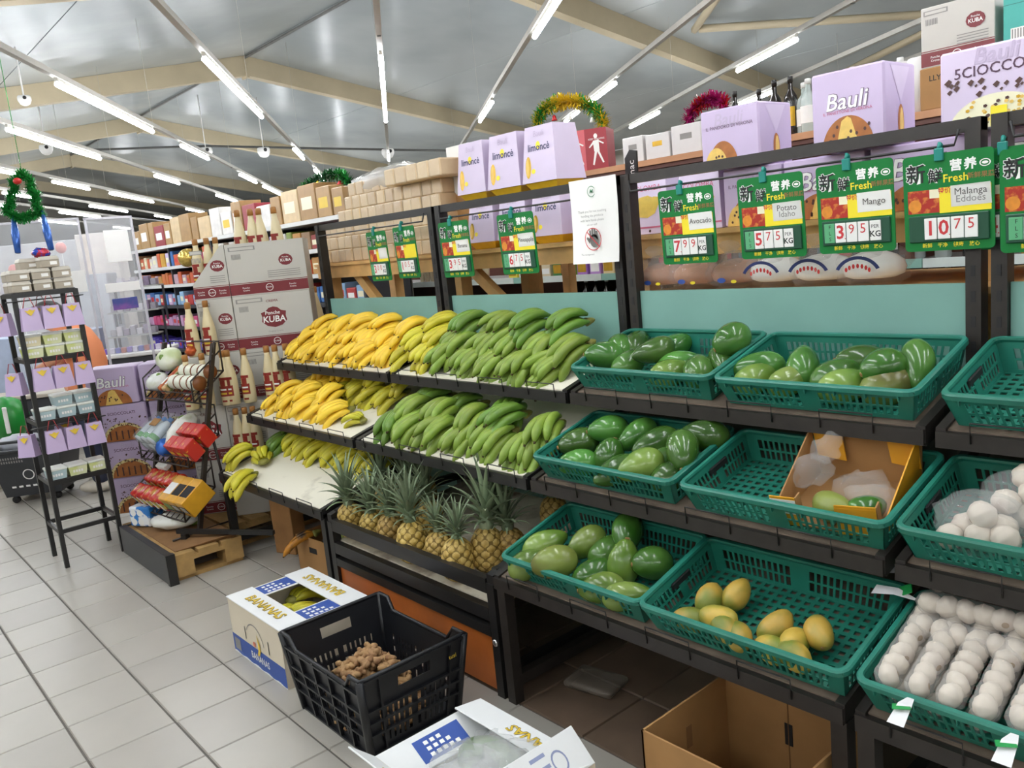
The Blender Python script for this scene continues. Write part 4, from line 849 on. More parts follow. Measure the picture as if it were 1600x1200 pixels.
def bottle_meshes(gk, cap, hh, rr, lab):
    b = MB(); b.lathe([(rr * .9, 0), (rr, .008), (rr, hh * .58), (rr * .85, hh * .68), (rr * .36, hh * .78), (rr * .32, hh * .93)], GL[gk], 12)
    c = MB(); c.lathe([(rr * .38, hh * .90), (rr * .38, hh * .99), (rr * .3, hh)], CAPS[cap], 10)
    l = MB(); n = 10; vs = []; fs = []
    for i in range(n + 1):
        a = -math.pi * (.08 + .84 * i / n); vs += [(rr * 1.02 * math.cos(a), rr * 1.02 * math.sin(a), hh * .18), (rr * 1.02 * math.cos(a), rr * 1.02 * math.sin(a), hh * .50)]
        if i: fs.append((2 * i - 2, 2 * i, 2 * i + 1, 2 * i - 1))
    l.add(vs, fs, lab, True); return b.mesh('bottle'), c.mesh('cap'), l.mesh('label')
BT = {'wine': bottle_meshes('dark', 'w', .31, .036, paper), 'black': bottle_meshes('dark', 'b', .30, .036, gold), 'vodka': bottle_meshes('clear', 'w', .28, .042, paper), 'gold': bottle_meshes('gold', 'g', .24, .034, mat('teal_label', '#2d5f6c', .5, .05)),
      'lemon': bottle_meshes('lemon', 'w', .28, .04, paper), 'redcap': bottle_meshes('clear', 'r', .27, .04, paper), 'greenb': bottle_meshes('green', 'r', .30, .037, red), 'amber': bottle_meshes('gold', 'r', .2, .035, red)}
def bottle(kind, P, label, group, sc=1.):
    b, c, l = BT[kind]; o = ob('bottle', b, None, T(*P, 0, 0, U(-.3, .3), sc)); tag(o, label, 'bottle', group); ob('cap', c, o); ob('label', l, o); return o
GW = 'dark bottles on the lower liquor shelf'
for i in range(46):
    x = -4.28 + i * .098; bottle('wine' if i % 4 else 'black', (x, YL + .08 + U(0, .02), 0.9805), 'dark wine bottle, %s from the left on the low liquor shelf' % ORD[i], GW, U(.96, 1.04))
for i in range(36):
    x = -4.25 + i * .125
    if -4.3 < x < -3.72: continue
    k = random.choice(('gold', 'greenb', 'wine', 'amber', 'vodka', 'black')); bottle(k, (x, YL + .09, 1.3105), '%s bottle, %s from the left below the wooden shelf top' % (dict(gold='amber', greenb='green', wine='dark wine', amber='small amber', vodka='clear', black='black')[k], ORD[i]), 'spirit bottles under the top board', .95)
for i, c in enumerate(('#e8d64a', '#f2f2ee', '#e4d3b8', '#d9c9a8', '#3d7d3f', '#9ac74a', '#a871c4', '#b98ad0', '#e6cfa0')):
    m = MB(); hh = .16 if i > 3 else .12; m.rbox(-.05, .05, 0, .08, 0, hh, mat('carton_' + c[1:], c, .45, .05), .003); m.rect(-.04, .04, .02, hh * .5, paper if i % 2 else gold, FRONT, .001)
    tag(ob('small_carton', m, None, T(-4.92 + i * .125, YL + .04, 1.3105)), 'small %s carton on the shelf seen through the counter' % ('yellow', 'white', 'cream', 'tan', 'dark green', 'lime green', 'purple', 'light purple', 'pale orange')[i], 'carton', 'small cartons behind the counter')
for i in range(13):
    m = MB(); m.lathe([(.02, 0), (.03, .10), (.031, .11)], mat('cream_cup', '#e0d3b4', .5, .05, rnd=.05), 10); tag(ob('paper_cup', m, None, T(-6.15 + i * .075, YL + .05, 1.3105)), 'small cream cup, %s in the row seen under the biscuit packs' % ORD[i], 'cup', 'row of cream cups')
for x, s_, lb in ((-6.35, .055, 'red round bauble left of the cream cups'), (-6.02, .05, 'red round bauble hanging above the cream cups'), (-5.7, .05, 'red round bauble right above the cream cups')):
    m = MB(); m.ball(s_, s_, s_, red, None, 14, 10); m.lathe([(.012, s_ - .004), (.012, s_ + .012)], gold, 8); tag(ob('bauble', m, None, T(x, YL - .06, 1.345 if x < -6.2 else 1.50)), lb, 'bauble')
m = MB(); m.rbox(-.45, .45, 0, .02, 0, .11, red, .003); [m.rect(-.3 + .09 * q, -.23 + .09 * q, .03, .05, white_ink, FRONT, .001) for q in range(6)]; tag(ob('red_sign', m, None, T(-5.25, YL - .05, 1.50)), 'long red shelf sign above the cream cups', 'sign')
m = MB()
for i in range(5): m.box(-.3 + .12 * i, -.2 + .12 * i, 0, .05, 0, .16, (navy, paper, mat('violet_print', '#8b3f9c', .4, .05), paper, navy)[i])
tag(ob('shelf_stock', m, None, T(-7.0, YL + .05, 1.3105)), 'blue and white packs at the far left of the shelf', 'packs', None, 'stuff')

# goods standing on the wooden top
ZT = 2.0105
pinkred = mat('dark_red_carton', '#9c2b36', .45, .06); pink = mat('pink_red_carton', '#d0626a', .45, .06)
r = thing('whisky_box', 'dark red cube carton with white striding figures on the shelf top', 'carton', T(-4.02, YL + .03, ZT, 0, 0, .5))
m = MB(); m.box(-.14, .14, 0, .22, 0, .27, pinkred); ob('body', m, r)
m = MB(); m.rect(-.139, -.01, .0, .27, pink, FRONT, .001)
for ox in (-.075, .065):
    F2 = FRONT @ T(ox, .12, .002); m.disc(0, .10, .013, .016, white_ink, F2); m.poly([(-.02, .07), (.02, .075), (.022, .0), (-.015, .0)], white_ink, F2); m.poly([(-.012, 0), (.006, 0), (-.02, -.09), (-.03, -.085)], white_ink, F2); m.poly([(.004, 0), (.02, 0), (.05, -.075), (.04, -.08)], white_ink, F2); m.poly([(-.02, .065), (-.05, .03), (-.045, .025), (-.015, .05)], white_ink, F2); m.poly([(.02, .07), (.055, .05), (.05, .042), (.02, .06)], white_ink, F2)
m.text('KEEP WALKING', .016, white_ink, .07, .20, .002, FRONT); m.rect(-.115, -.08, .02, .06, paper, FRONT, .002); ob('print', m, r)
for i, (x, wd_, hh) in enumerate(((-3.62, .17, .16), (-3.42, .19, .15), (-3.20, .22, .17))):
    m = MB(); m.rbox(-wd_ / 2, wd_ / 2, 0, .2, 0, hh, mat('white_gift_carton', '#d5d3d2', .4, .04), .004); m.rect(-wd_ * .2, wd_ * .2, hh * .5, hh * .7, gold if i == 1 else grey_ink, FRONT, .001)
    tag(ob('white_carton', m, None, T(x, YL + .03, ZT)), 'white carton on the liquor shelf top, %s right of the red carton' % ORD[i], 'carton')
for i, x in enumerate((-3.03, -2.96)): bottle('gold', (x, YL + .07, ZT), '%s gold bottle with teal label beside the white cartons' % ORD[i], 'gold bottles', .8)
for i, x in enumerate((-2.88, -2.80, -2.70, -2.60)): bottle('black', (x, YL + (.08 if i < 1 else .2), ZT), '%s black-necked bottle under the pink tinsel arch' % ORD[i], 'black bottles', 1. + .1 * (i > 1))
for i in range(10): bottle('vodka', (-2.52 + .082 * i, YL + (.10 if i % 2 else .2), ZT), 'clear white-capped bottle on the liquor shelf top, %s from the left' % ORD[i], 'clear bottles on the shelf top', 1.)
bottle('lemon', (-2.17, YL + .06, ZT), 'yellow-green bottle with white band beside the clear bottles', None)
for i in range(7): bottle(('redcap', 'vodka', 'redcap', 'black', 'redcap', 'vodka', 'redcap')[i], (-1.98 - .0 + .075 * i * .9, YL + .36, ZT), 'bottle seen over the lilac box, %s in its row' % ORD[i], 'bottles behind the lilac box', 1.08)
for i, x in enumerate((-1.96, -1.85)):
    m = MB(); m.lathe([(.055, 0), (.055, .25), (.05, .255)], mat('white_tube', '#dad8d6', .45, .03), 16); tag(ob('white_tube', m, None, T(x, YL + .09, ZT)), '%s tall white cylinder beside the brown carton' % ('left', 'right')[i], 'tube')
r = thing('brown_carton', 'brown carton marked LLY under the white cream-liqueur carton', 'carton', T(-1.66, YL + .02, ZT)); m = MB(); m.rbox(-.16, .16, 0, .3, 0, .19, card, .004); ob('body', m, r); m = MB(); m.text('LLY', .035, ink, -.09, .14, .001, FRONT, .01); ob('lettering', m, r)
maroon = mat('maroon_print', '#76252c', .5, .08); kuba_w = mat('white_corrugated', '#c1beb7', .6, .04, 4)
def kuba_print(m, wd_, ht, F, big=True, small=True):
    m.rect(-wd_ / 2, wd_ / 2, .006, .068, maroon, F, .001); m.rect(-wd_ / 2, wd_ / 2, .072, .076, maroon, F, .001)
    m.ring(0, .037, .022, .019, white_ink, F, .0016, 16); m.text('KUBA', .013, white_ink, 0, .037, .0018, F)
    for s_ in (-1, 1): m.text('Ponche', .014, white_ink, s_ * wd_ * .3, .044, .0016, F); m.text('Crema', .014, white_ink, s_ * wd_ * .3, .029, .0016, F)
    if big:
        F2 = F @ T(.0, ht * .56, .0015)
        m.poly([(.075 * x, .06 * y) for x, y in ((-1, .5), (-.62, .62), (-.35, .95), (0, 1.05), (.35, .95), (.62, .62), (1, .5), (.93, .05), (1, -.4), (.6, -.85), (0, -1.05), (-.6, -.85), (-1, -.4), (-.93, .05))], maroon, F2)
        m.text('Ponche', .030, white_ink, -.006, .026, .001, F2, .01, 1, .1); m.text('KUBA', .052, white_ink, 0, -.014, .001, F2, .02, 1, .1)
        m.text('CREMA', .022, maroon, 0, ht * .86, .0015, F); m.text('Original Crema', .014, grey_ink, 0, ht * .30, .0015, F)
    elif small:
        F2 = F @ T(wd_ * .25, ht * .62, .0015); m.disc(0, 0, .042, .034, maroon, F2, 0, 12); m.text('KUBA', .024, white_ink, 0, -.004, .001, F2, .015); m.text('Ponche', .013, white_ink, 0, .015, .001, F2)
        for k in range(4): m.rect(wd_ * .0, wd_ * .42, ht * .42 - .012 * k, ht * .42 - .012 * k + .004, grey_ink, F, .0015)
    m.rect(-wd_ * .46, -wd_ * .12, ht * .86, ht * .94, grey_ink, F, .0012); m.rect(-wd_ * .44, -wd_ * .14, ht * .875, ht * .925, kuba_w, F, .0014)
    for k in range(8): m.rect(-wd_ * .43 + .007 * k, -wd_ * .43 + .007 * k + .004, ht * .70, ht * .80, grey_ink, F, .0013)
r = thing('liqueur_carton', 'white and maroon liqueur carton on top of the brown carton', 'carton', T(-1.66, YL + .04, ZT + .1925)); m = MB(); m.rbox(-.16, .16, 0, .26, 0, .27, kuba_w, .003); ob('body', m, r); m = MB(); kuba_print(m, .32, .27, FRONT, False); ob('print', m, r)
tq = mat('turquoise_carton', '#3da79c', .5, .06, 5)
for z, lb in ((ZT, 'turquoise carton on the shelf top, lower of two'), (ZT + .2105, 'turquoise carton with a barcode, upper of two at the top right corner')):
    r = thing('turquoise_carton', lb, 'carton', T(-1.30, YL + .02, z)); m = MB(); m.rbox(-.16, .16, 0, .3, 0, .21, tq, .003); ob('body', m, r)
    m = MB(); m.rect(-.003, .003, .10, .17, ink, FRONT, .001); m.rect(-.16, .16, .168, .171, mat('dark_teal_line', '#2b7a73', .5, .03), FRONT, .0008); m.rect(-.13, .10, .02, .07, paper, FRONT, .001)
    for k in range(20): m.rect(-.125 + .011 * k, -.125 + .011 * k + .005, .025, .065, grey_ink, FRONT, .0014)
    ob('print', m, r)
p = onY(985, 262, 3.4); m = MB(); m.poly([(-.04, -.10), (.04, -.10), (.045, .08), (.0, .09), (-.035, .05)], black, FRONT); m.prism([(-.04, -.10), (.04, -.10), (.045, .08), (.0, .09), (-.035, .05)], -.012, -.001, black, FRONT); m.text('nac', .055, white_ink, 0, -.01, .001, FRONT @ Matrix.Rotation(math.pi / 2, 4, 'Z'))
m.box(-.005, .005, .002, .010, -.55, -.10, black); tag(ob('shelf_flag', m, None, T(p.x, 3.4, p.z)), 'small black flag with white letters on a stick behind the notice', 'sign')
m = MB(); m.box(p.x - .8, p.x + .8, 3.3, 3.7, 1.55, 1.60, mat('pink_board', '#c98f86', .5, .05)); m.box(p.x - .78, p.x - .72, 3.32, 3.38, 0, 1.55, wood); m.box(p.x + .72, p.x + .78, 3.32, 3.38, 0, 1.55, wood); m.box(p.x - .78, p.x - .72, 3.6, 3.66, 0, 1.55, wood); m.box(p.x + .72, p.x + .78, 3.6, 3.66, 0, 1.55, wood); tag(ob('rear_table', m), 'pinkish table behind the pine counter under the black flag', 'table')

# ------------------------------------------------------------------ tinsel arches
TI = {c: mat('tinsel_' + c, h_, .25, .2, 60, metal=.25) for c, h_ in (('gold', '#e6c838'), ('green', '#2f9a45'), ('red', '#b8242a'), ('pink', '#b02a72'), ('darkgreen', '#235a34'))}
def tinsel(m, pts, cols, rad, n, rg):
    for i in range(n):
        t = rg.random() * (len(pts) - 1.001); k = int(t); p = pts[k].lerp(pts[k + 1], t - k)
        d = Vector((rg.uniform(-1, 1), rg.uniform(-1, 1), rg.uniform(-1, 1))).normalized(); s_ = d.cross(Vector((0, 0, 1))).normalized() * .004
        L = rad * rg.uniform(.6, 1.1); c = cols[int(t / (len(pts) - 1) * len(cols) * 1.7 + rg.random() * 1.2) % len(cols)]
        m.add([p - s_, p + s_, p + d * L + s_, p + d * L - s_], [(0, 1, 2, 3)], TI[c])
def arch(name, px0, px1, pyt, pyb, Y, cols, label, n=700, rad=.05, bells=(), zb=2.0105):
    a, b, t = onY(px0, pyb[0], Y), onY(px1, pyb[1], Y), onY((px0 + px1) / 2, pyt, Y); M = T(a.x, Y, a.z); r = thing(name, label, 'tinsel', M)
    pts = []; mid = (a + b) / 2; up = t - mid; ha = (b - a) / 2
    for i in range(21): an = math.pi * i / 20; pts.append(mid - ha * math.cos(an) + up * math.sin(an) - a)
    m = MB(); tinsel(m, pts, cols, rad, n, random.Random(name + str(px0))); ob('tinsel', m, r)['kind'] = 'stuff'
    m = MB(); m.tube(pts, .006, TI[cols[0]], 5); [m.tube([pts[k], Vector((pts[k].x, pts[k].y, zb - a.z))], .006, TI[cols[0]], 5) for k in (0, 20)]; ob('wire', m, r)
    for px, py, c, s_ in bells:
        q = onY(px, py, Y - .03) - a; q.y = -.03; m = MB(); m.lathe([(s_ * 1.1, -s_ * 1.2), (s_ * .75, -s_ * .5), (s_ * .6, s_ * .3), (s_ * .15, s_ * .8)], TI[c] if c in TI else c, 10, T(*q)); ob('bell', m, r)
arch('tinsel_arch', 838, 944, 158, (198, 202), 4.64, ['gold', 'green', 'gold'], 'gold and green tinsel arch above the lilac boxes', 2600, .072, ((866, 183, 'red', .022), (890, 182, paper, .02), (925, 186, paper, .018)))
arch('tinsel_arch', 1075, 1133, 157, (192, 170), 4.64, ['pink', 'pink', 'red'], 'pink and red tinsel arch above the bottles', 1400, .06)
arch('tinsel_arch', 464, 545, 276, (318, 292), 3.6, ['darkgreen', 'green', 'darkgreen'], 'dark green garland with red bows above the shelves', 1500, .065, ((480, 296, 'red', .05), (500, 298, paper, .03), (532, 290, 'red', .05), (497, 287, 'gold', .03), (468, 312, 'gold', .03)), zb=1.936)
arch('tinsel_arch', 653, 690, 277, (292, 276), 3.0, ['red', 'gold', 'red'], 'small red tinsel piece beside the plain white carton', 600, .03, zb=1.569)
# ------------------------------------------------------------------ banana cartons on the floor
cream_c = mat('cream_carton', '#d8cdb8', .6, .04, 4); white_c = mat('white_carton_board', '#e3e4e4', .55, .03, 4); goldink = mat('yellow_lettering', '#d9b93a', .5, .06)
def carton(x0, x1, y0, y1, ht, name, label, cat):
    r = thing(name, label, cat, T((x0 + x1) / 2, (y0 + y1) / 2, 0)); wd_, d = (x1 - x0) / 2, (y1 - y0) / 2; th = .004
    m = MB(); m.box(-wd_, wd_, -d, -d + th, 0, ht, cream_c); m.box(-wd_, wd_, d - th, d, 0, ht, cream_c); ob('long_side', m, r)['kind'] = 'stuff'
    m = MB(); m.box(-wd_, -wd_ + th, -d + th, d - th, 0, ht, cream_c); m.box(wd_ - th, wd_, -d + th, d - th, 0, ht, cream_c); ob('short_side', m, r)['kind'] = 'stuff'
    m = MB(); m.box(-wd_ + th, wd_ - th, -d + th, d - th, 0, th, card); ob('bottom', m, r)
    return r, wd_, d
def banner(m, st, L, size, F):
    m.text(st, size, mat('dark_outline_ink', '#6b5a24', .6, .05), .002, -.002, .0008, F, .03, 1.1); m.text(st, size, goldink, 0, 0, .0014, F, .012, 1.1)
r, a, b = carton(-3.385, -2.885, 1.16, 1.54, .24, 'banana_carton', 'white and blue banana carton on the floor with bananas showing through its top', 'carton')
for y0, y1, nm in ((-b, -b + .115, 'top_flap'), (b - .115, b, 'top_flap')):
    m = MB(); m.rbox(-a - .004, a + .004, y0 - .004 * (y0 < 0), y1 + .004 * (y1 > 0), .24, .246, white_c, .002); f = ob(nm, m, r)
    m = MB(); banner(m, 'BANANAS', .4, .062, T(0, (y0 + y1) / 2, .2465, 0, 0, math.pi if y0 > 0 else 0)); ob('lettering', m, f)
for x0, x1 in ((-a, -a + .12), (a - .12, a)):
    m = MB(); m.rbox(x0, x1, -b + .1, b - .1, .234, .2395, white_c, .002); f = ob('side_flap', m, r)
    m = MB(); xc = (x0 + x1) / 2; m.rect(xc - .05, xc + .05, -.085, .085, blue, T(0, 0, .2402))
    for k, n_ in enumerate((3, 4, 5)): [m.rect(xc - .033 + .03 * k, xc - .018 + .03 * k, -.05 + .022 * q, -.036 + .022 * q, white_ink, None, .2408) for q in range(n_)]
    ob('blue_label', m, f)
m = MB(); Fd = FRONT @ T(0, 0, b + .001)
n = 24
for i in range(n):
    u0, u1 = -a + 2 * a * i / n, -a + 2 * a * (i + 1) / n; w0, w1 = .006 + .003 * math.sin(i * 1.3), .006 + .003 * math.sin((i + 1) * 1.3)
    m.poly([(u0, w0), (u1, w1), (u1, .085), (u0, .085)], blue, Fd); m.poly([(u0, 0), (u1, 0), (u1, w1), (u0, w0)], white_c, Fd)
m.text('BANANAS', .042, white_ink, .02, .045, .0012, Fd, .012, .9); m.rect(-a + .02, -a + .075, .02, .07, grey_ink, Fd, .001)
m.poly([(.0, .06), (.022, .062), (.036, .085), (.034, .12), (.014, .155), (.02, .115), (.014, .085)], goldink, Fd @ T(0, 0, .002)); m.disc(-.02, .10, .014, .012, mat('salmon_print', '#cf7a62', .5, .05), Fd, .0015, 10)
m.ring(-.01, .10, .088, .083, grey_ink, Fd, .001, 20, 10, 150)
for x in (-.10, .12): m.rect(x - .003, x + .003, .10, .155, ink, Fd, .001)
ob('print', m, r)
m = MB(); m.rbox(-a + .04, a - .04, -b + .04, b - .04, .10, .11, mat('pale_liner', '#bdbd9f', .6, .08), .004); ob('liner', m, r)
for i in range(6):
    M = MW[r] @ T(-.16 + .06 * i, U(-.05, .06), .15 + U(0, .02), U(-.2, .1), 0, U(-.6, .6) + math.pi * (i % 2)); bunch(M, 'h', 4, 'yellow-green banana bunch inside the floor carton, %s from its left' % ORD[i], 'bananas in the floor carton', False, name='banana_bunch')

# second white carton with a film bag, nearer the camera
r, a, b = carton(-1.925, -1.445, .985, 1.365, .235, 'banana_carton', 'white carton with raised flaps and a clear film bag inside, at the front edge', 'carton')
for nm, M in (('flap', T(-a, 0, .235, 0, .5, 0)), ('flap', T(a, 0, .235, 0, .75, 0)), ('flap', T(0, b, .235, -.15, 0, 0)), ('flap', T(0, -b, .235, -.75, 0, 0))):
    m = MB()
    if M.translation.y == 0: s_ = 1 if M.translation.x < 0 else -1; m.rbox(min(0, s_ * .11), max(0, s_ * .11), -b, b, -.002, .003, white_c, .0015); 
    elif M.translation.y > 0: m.rbox(-a, a, -.10, 0, -.002, .003, white_c, .0015); banner(m, 'BANANAS', .4, .05, T(.08, -.05, .0035, 0, 0, math.pi))
    else: m.rbox(-a, a, -.10, 0, -.002, .003, white_c, .0015); m.disc(-.10, -.05, .03, .014, goldink, T(0, 0, .0032)); m.text('a', .03, ink, -.10, -.05, .0036)
    f = ob(nm, m, r, M)
    if M.translation.x > 0:
        m = MB(); m.rect(-.105, -.05, -.19, -.04, blue, None, .0036); m.ring(-.05, .10, .03, .024, mat('grey_blue_ink', '#8b93b5', .6, .05), None, .0036, 18, sy=.8)
        for k in range(3): m.rect(-.09 + .03 * k, -.08 + .03 * k, .02, .07, mat('grey_blue_ink', '#8b93b5'), None, .0036)
        ob('print', m, f)
    if M.translation.x < 0:
        m = MB(); m.rect(.02, .095, -.08, .08, blue, None, .0036)
        for k, n_ in enumerate((3, 4, 5)): [m.rect(.032 + .02 * k, .044 + .02 * k, -.05 + .022 * q, -.036 + .022 * q, white_ink, None, .0042) for q in range(n_)]
        ob('blue_label', m, f)
g = MB(); rg = random.Random(9)
for cx, cy, cz, s_ in ((-.05, -.02, .20, .10), (.09, .03, .225, .11), (.03, -.08, .21, .11), (-.02, .08, .20, .10)): g.ball(s_ * 1.1, s_, s_ * .6, mat('crumpled_film', '#eceeee', .2, .0, 14, alpha=.3, spec=.9), T(cx, cy, cz), 14, 9, lambda v: v * rg.uniform(.78, 1.12))
ob('film_bag', g, r)
m = MB(); m.ball(.15, .08, .075, mat('green_melon', '#4d6b2c', .3, .12, 6), None, 18, 10); tag(ob('green_melon', m, None, MW[r] @ T(-.02, .07, .165, 0, 0, .1)), 'long green melon under the film in the front white carton', 'melon')
m = MB(); m.ball(.14, .075, .07, mat('pale_gourd', '#9a9a86', .5, .12, 10), None, 16, 10); tag(ob('pale_gourd', m, None, MW[r] @ T(.02, -.09, .12, 0, 0, -.1)), 'pale grey gourd under the film in the front white carton', 'gourd')

# brown open carton
r = thing('brown_carton', 'large open brown carton with a hand hole, at the bottom right', 'carton', T(-1.165, 1.655, 0)); a, b, ht = .205, .185, .31
for nm, bx_ in (('front_side', (-a, a, -b, -b + .006, 0, ht)), ('back_side', (-a, a, b - .006, b, 0, ht)), ('left_side', (-a, -a + .006, -b, b, 0, ht)), ('right_side', (a - .006, a, -b, b, 0, ht))):
    m = MB(); m.box(*bx_, card)
    if nm[0] == 'b': m.rbox(-.012, .012, b - .0075, b - .0055, .17, .235, ink, .0008); m.box(-.001, .001, b - .0085, b - .006, .0, .3, card_dark)
    if nm[0] == 'l': m.box(-a + .0055, -a + .0075, -.012, .012, .17, .235, card_dark)
    ob(nm, m, r)
m = MB(); m.box(-a + .006, a - .006, -b + .006, b - .006, 0, .006, card_dark); ob('bottom', m, r)
m = MB(); m.rbox(-.05, .05, -.06, .06, .0065, .0085, paper, .0009); tag(ob('paper_slip', m, None, MW[r] @ T(.0, -.09, 0, 0, 0, .5)), 'white paper slip lying on the floor of the brown carton', 'paper')
m = MB(); m.lathe([(.10, .007), (.11, .03), (.10, .06), (.05, .075)], mat('dark_red_bag', '#4a221c', .4, .2, 20), 12); tag(ob('dark_bag', m, None, MW[r] @ T(.07, .05, 0)), 'dark crumpled bag inside the brown carton', 'bag')

# ------------------------------------------------------------------ black crate of ginger
r = thing('plastic_crate', 'black slotted plastic crate of ginger standing on the floor', 'crate', T(-2.49, 1.325, 0)); bp = mat('black_crate_plastic', '#191a1e', .38, .12, 20)
XB, YBt, XT, YTp, HC = .225, .175, .272, .205, .292
def cp(side, u, z, o=0.):                       # point of a crate wall; u from -1 to 1
    k = z / HC; X = XB + (XT - XB) * k; Y = YBt + (YTp - YBt) * k
    return {'f': (u * X, -Y - o, z), 'b': (-u * X, Y + o, z), 'r': (X + o, u * Y, z), 'l': (-X - o, -u * Y, z)}[side]
def cbar(m, side, u0, u1, z0, z1, o0=-.003, o1=.0):
    q = [cp(side, u0, z0, o1), cp(side, u1, z0, o1), cp(side, u1, z0, o0), cp(side, u0, z0, o0), cp(side, u0, z1, o1), cp(side, u1, z1, o1), cp(side, u1, z1, o0), cp(side, u0, z1, o0)]
    m.hexa(q, bp)
for side, nm in (('f', 'front_wall'), ('b', 'back_wall'), ('r', 'end_wall'), ('l', 'end_wall')):
    m = MB(); end = side in 'rl'; top = HC if end else HC - .045
    zs = [0, .03, .065, .075, .11, .12, .155, .17, top]
    hand = (-.32, .32, top - .075, top - .045) if end else None
    for z0, z1 in ((0, .028), (.066, .076), (.112, .122), (.158, top - .08)): cbar(m, side, -1, 1, z0, z1)
    if end: 
        cbar(m, side, -1, -.32, top - .08, top - .04); cbar(m, side, .32, 1, top - .08, top - .04); cbar(m, side, -1, 1, top - .04, top)
    else: cbar(m, side, -1, 1, top - .08, top)
    for z0, z1 in ((.028, .066), (.076, .112), (.122, .158)):
        cbar(m, side, -1, -.72, z0, z1); cbar(m, side, .72, 1, z0, z1); cbar(m, side, -.06, .06, z0, z1)
        for g0, g1 in ((-.72, -.06), (.06, .72)):
            n = 8 if not end else 6
            for k in range(1, n): u = g0 + (g1 - g0) * k / n; w_ = .03 if not end else .034; cbar(m, side, u - w_, u + w_, z0, z1)
    for z in (.0, .072, .118, .164, top - .012): cbar(m, side, -1, 1, z, z + .008, 0, .012)
    if not end:
        for u in (-1, -.6, -.2, .2, .6, .96): cbar(m, side, u, u + .04, 0, top, 0, .012)
    else:
        for u in (-1, -.7, .7, .96): cbar(m, side, u, u + .04, 0, top, 0, .012)
    if not end:
        for u0, u1 in ((-1, -.72), (.72, 1)):
            m.hexa([cp(side, u0, HC - .046, 0), cp(side, u1, HC - .046, 0), cp(side, u1, HC - .046, -.004), cp(side, u0, HC - .046, -.004)] + ([cp(side, u0, HC, 0), cp(side, u1 - .08, HC, 0), cp(side, u1 - .08, HC, -.004), cp(side, u0, HC, -.004)] if u0 < 0 else [cp(side, u0 + .08, HC, 0), cp(side, u1, HC, 0), cp(side, u1, HC, -.004), cp(side, u0 + .08, HC, -.004)]), bp)
    ob(nm, m, r)
m = MB()
for (sx, sy) in ((-1, -1), (1, -1), (1, 1), (-1, 1)): m.tube([(sx * (XB + .002), sy * (YBt + .002), 0), (sx * (XT + .002), sy * (YTp + .002), HC)], .014, bp, 8)
ob('corner_posts', m, r)['kind'] = 'stuff'
m = MB(); P_ = []
for s_, lst in (('f', ((-1, 0), (-.78, 0), (-.66, 1), (.66, 1), (.78, 0), (1, 0))), ('r', ((-.9, 0), (.9, 0))), ('b', ((-1, 0), (-.78, 0), (-.66, 1), (.66, 1), (.78, 0), (1, 0))), ('l', ((-.9, 0), (.9, 0)))):
    for u, lo in lst: P_.append(cp(s_, u, HC - (.045 if lo else 0), .002))
m.tube(P_, .008, bp, 6, True); ob('rim', m, r)
m = MB(); m.box(-XB, XB, -YBt, YBt, .002, .008, bp); ob('bottom', m, r)
m = MB(); m.text('tusi', .022, goldink, .75 * .2, 0, 0, T(XB + (XT - XB) * .8 + .012, 0, HC - .06, math.pi / 2, 0, math.pi / 2), .01); ob('lettering', m, r)
gi_m = mat('ginger_skin', '#a58258', .75, .0, 30, col2='#8a6440', thr=(.4, .65), rnd=.12)
GI = []
for s_ in range(4):
    rg = random.Random(40 + s_); m = MB()
    def kn(v, rg=rg): return v * (1 + .12 * math.sin(v.x * 300) )
    m.ball(.034, .013, .012, gi_m, None, 10, 6, kn)
    for k in range(3): m.ball(.014, .010, .010, gi_m, T(rg.uniform(-.025, .025), rg.choice((-.012, .012)), rg.uniform(-.004, .006), 0, 0, rg.uniform(0, 3)), 8, 5)
    GI.append(m.mesh('ginger_root'))
rg = random.Random(12)
for i in range(220):
    a_ = rg.uniform(0, 6.28); q = math.sqrt(rg.random()); x = .0 + .19 * q * math.cos(a_); y = -.02 + .145 * q * math.sin(a_); z = .03 + .19 * (1 - q ** 3) * rg.random() ** .35
    x = min(x, .19)
    tag(ob('ginger_root', GI[i % 4], None, MW[r] @ T(x, y, z, rg.uniform(-.5, .5), rg.uniform(-.5, .5), rg.uniform(0, 6.28), rg.uniform(.85, 1.1))), 'knobbly brown ginger root in the heap inside the black crate', 'ginger', 'ginger roots in the crate')

# ------------------------------------------------------------------ under the banana table
r = thing('rotten_banana_carton', 'brown carton with overripe bananas under the low white table', 'carton', T(-3.87, 1.95, 0, 0, 0, .09)); a, b, ht = .17, .15, .19
for nm, bx_ in (('front_side', (-a, a, -b, -b + .005, 0, ht)), ('back_side', (-a, a, b - .005, b, 0, ht)), ('left_side', (-a, -a + .005, -b, b, 0, ht)), ('right_side', (a - .005, a, -b, b, 0, ht))):
    m = MB(); m.box(*bx_, card)
    if nm[0] == 'f': m.rbox(-.05, .02, -b - .001, -b + .001, .11, .14, ink, .0008)
    ob(nm, m, r)
m = MB(); m.box(-a + .006, a - .006, -b + .006, b - .006, .0, .006, card_dark); m.ball(.13, .11, .05, mat('black_bag_plastic', '#141414', .3, .1), T(.02, 0, .12), 12, 6); ob('lining', m, r)
for i, (x, y, z, rx, rz) in enumerate(((-.05, -.10, .20, -.3, 2.7), (.05, .02, .24, 0, 1.5), (.10, -.02, .21, .2, 1.2))):
    o = bunch(MW[r] @ T(x, y, z, rx, 0, rz), 'r', 2, ('brown-spotted banana drooping over the carton front', 'overripe orange banana lying across the carton top', 'overripe banana at the right of the carton')[i], 'overripe bananas', False)
m = MB(); m.ball(.035, .03, .035, ban_g, None, 10, 8); tag(ob('green_fruit', m, None, MW[r] @ T(.145, -.05, .195)), 'small green fruit at the right corner of the overripe banana carton', 'fruit')
post_w = mat('timber_post', '#9a6f42', .7, .18, 9)
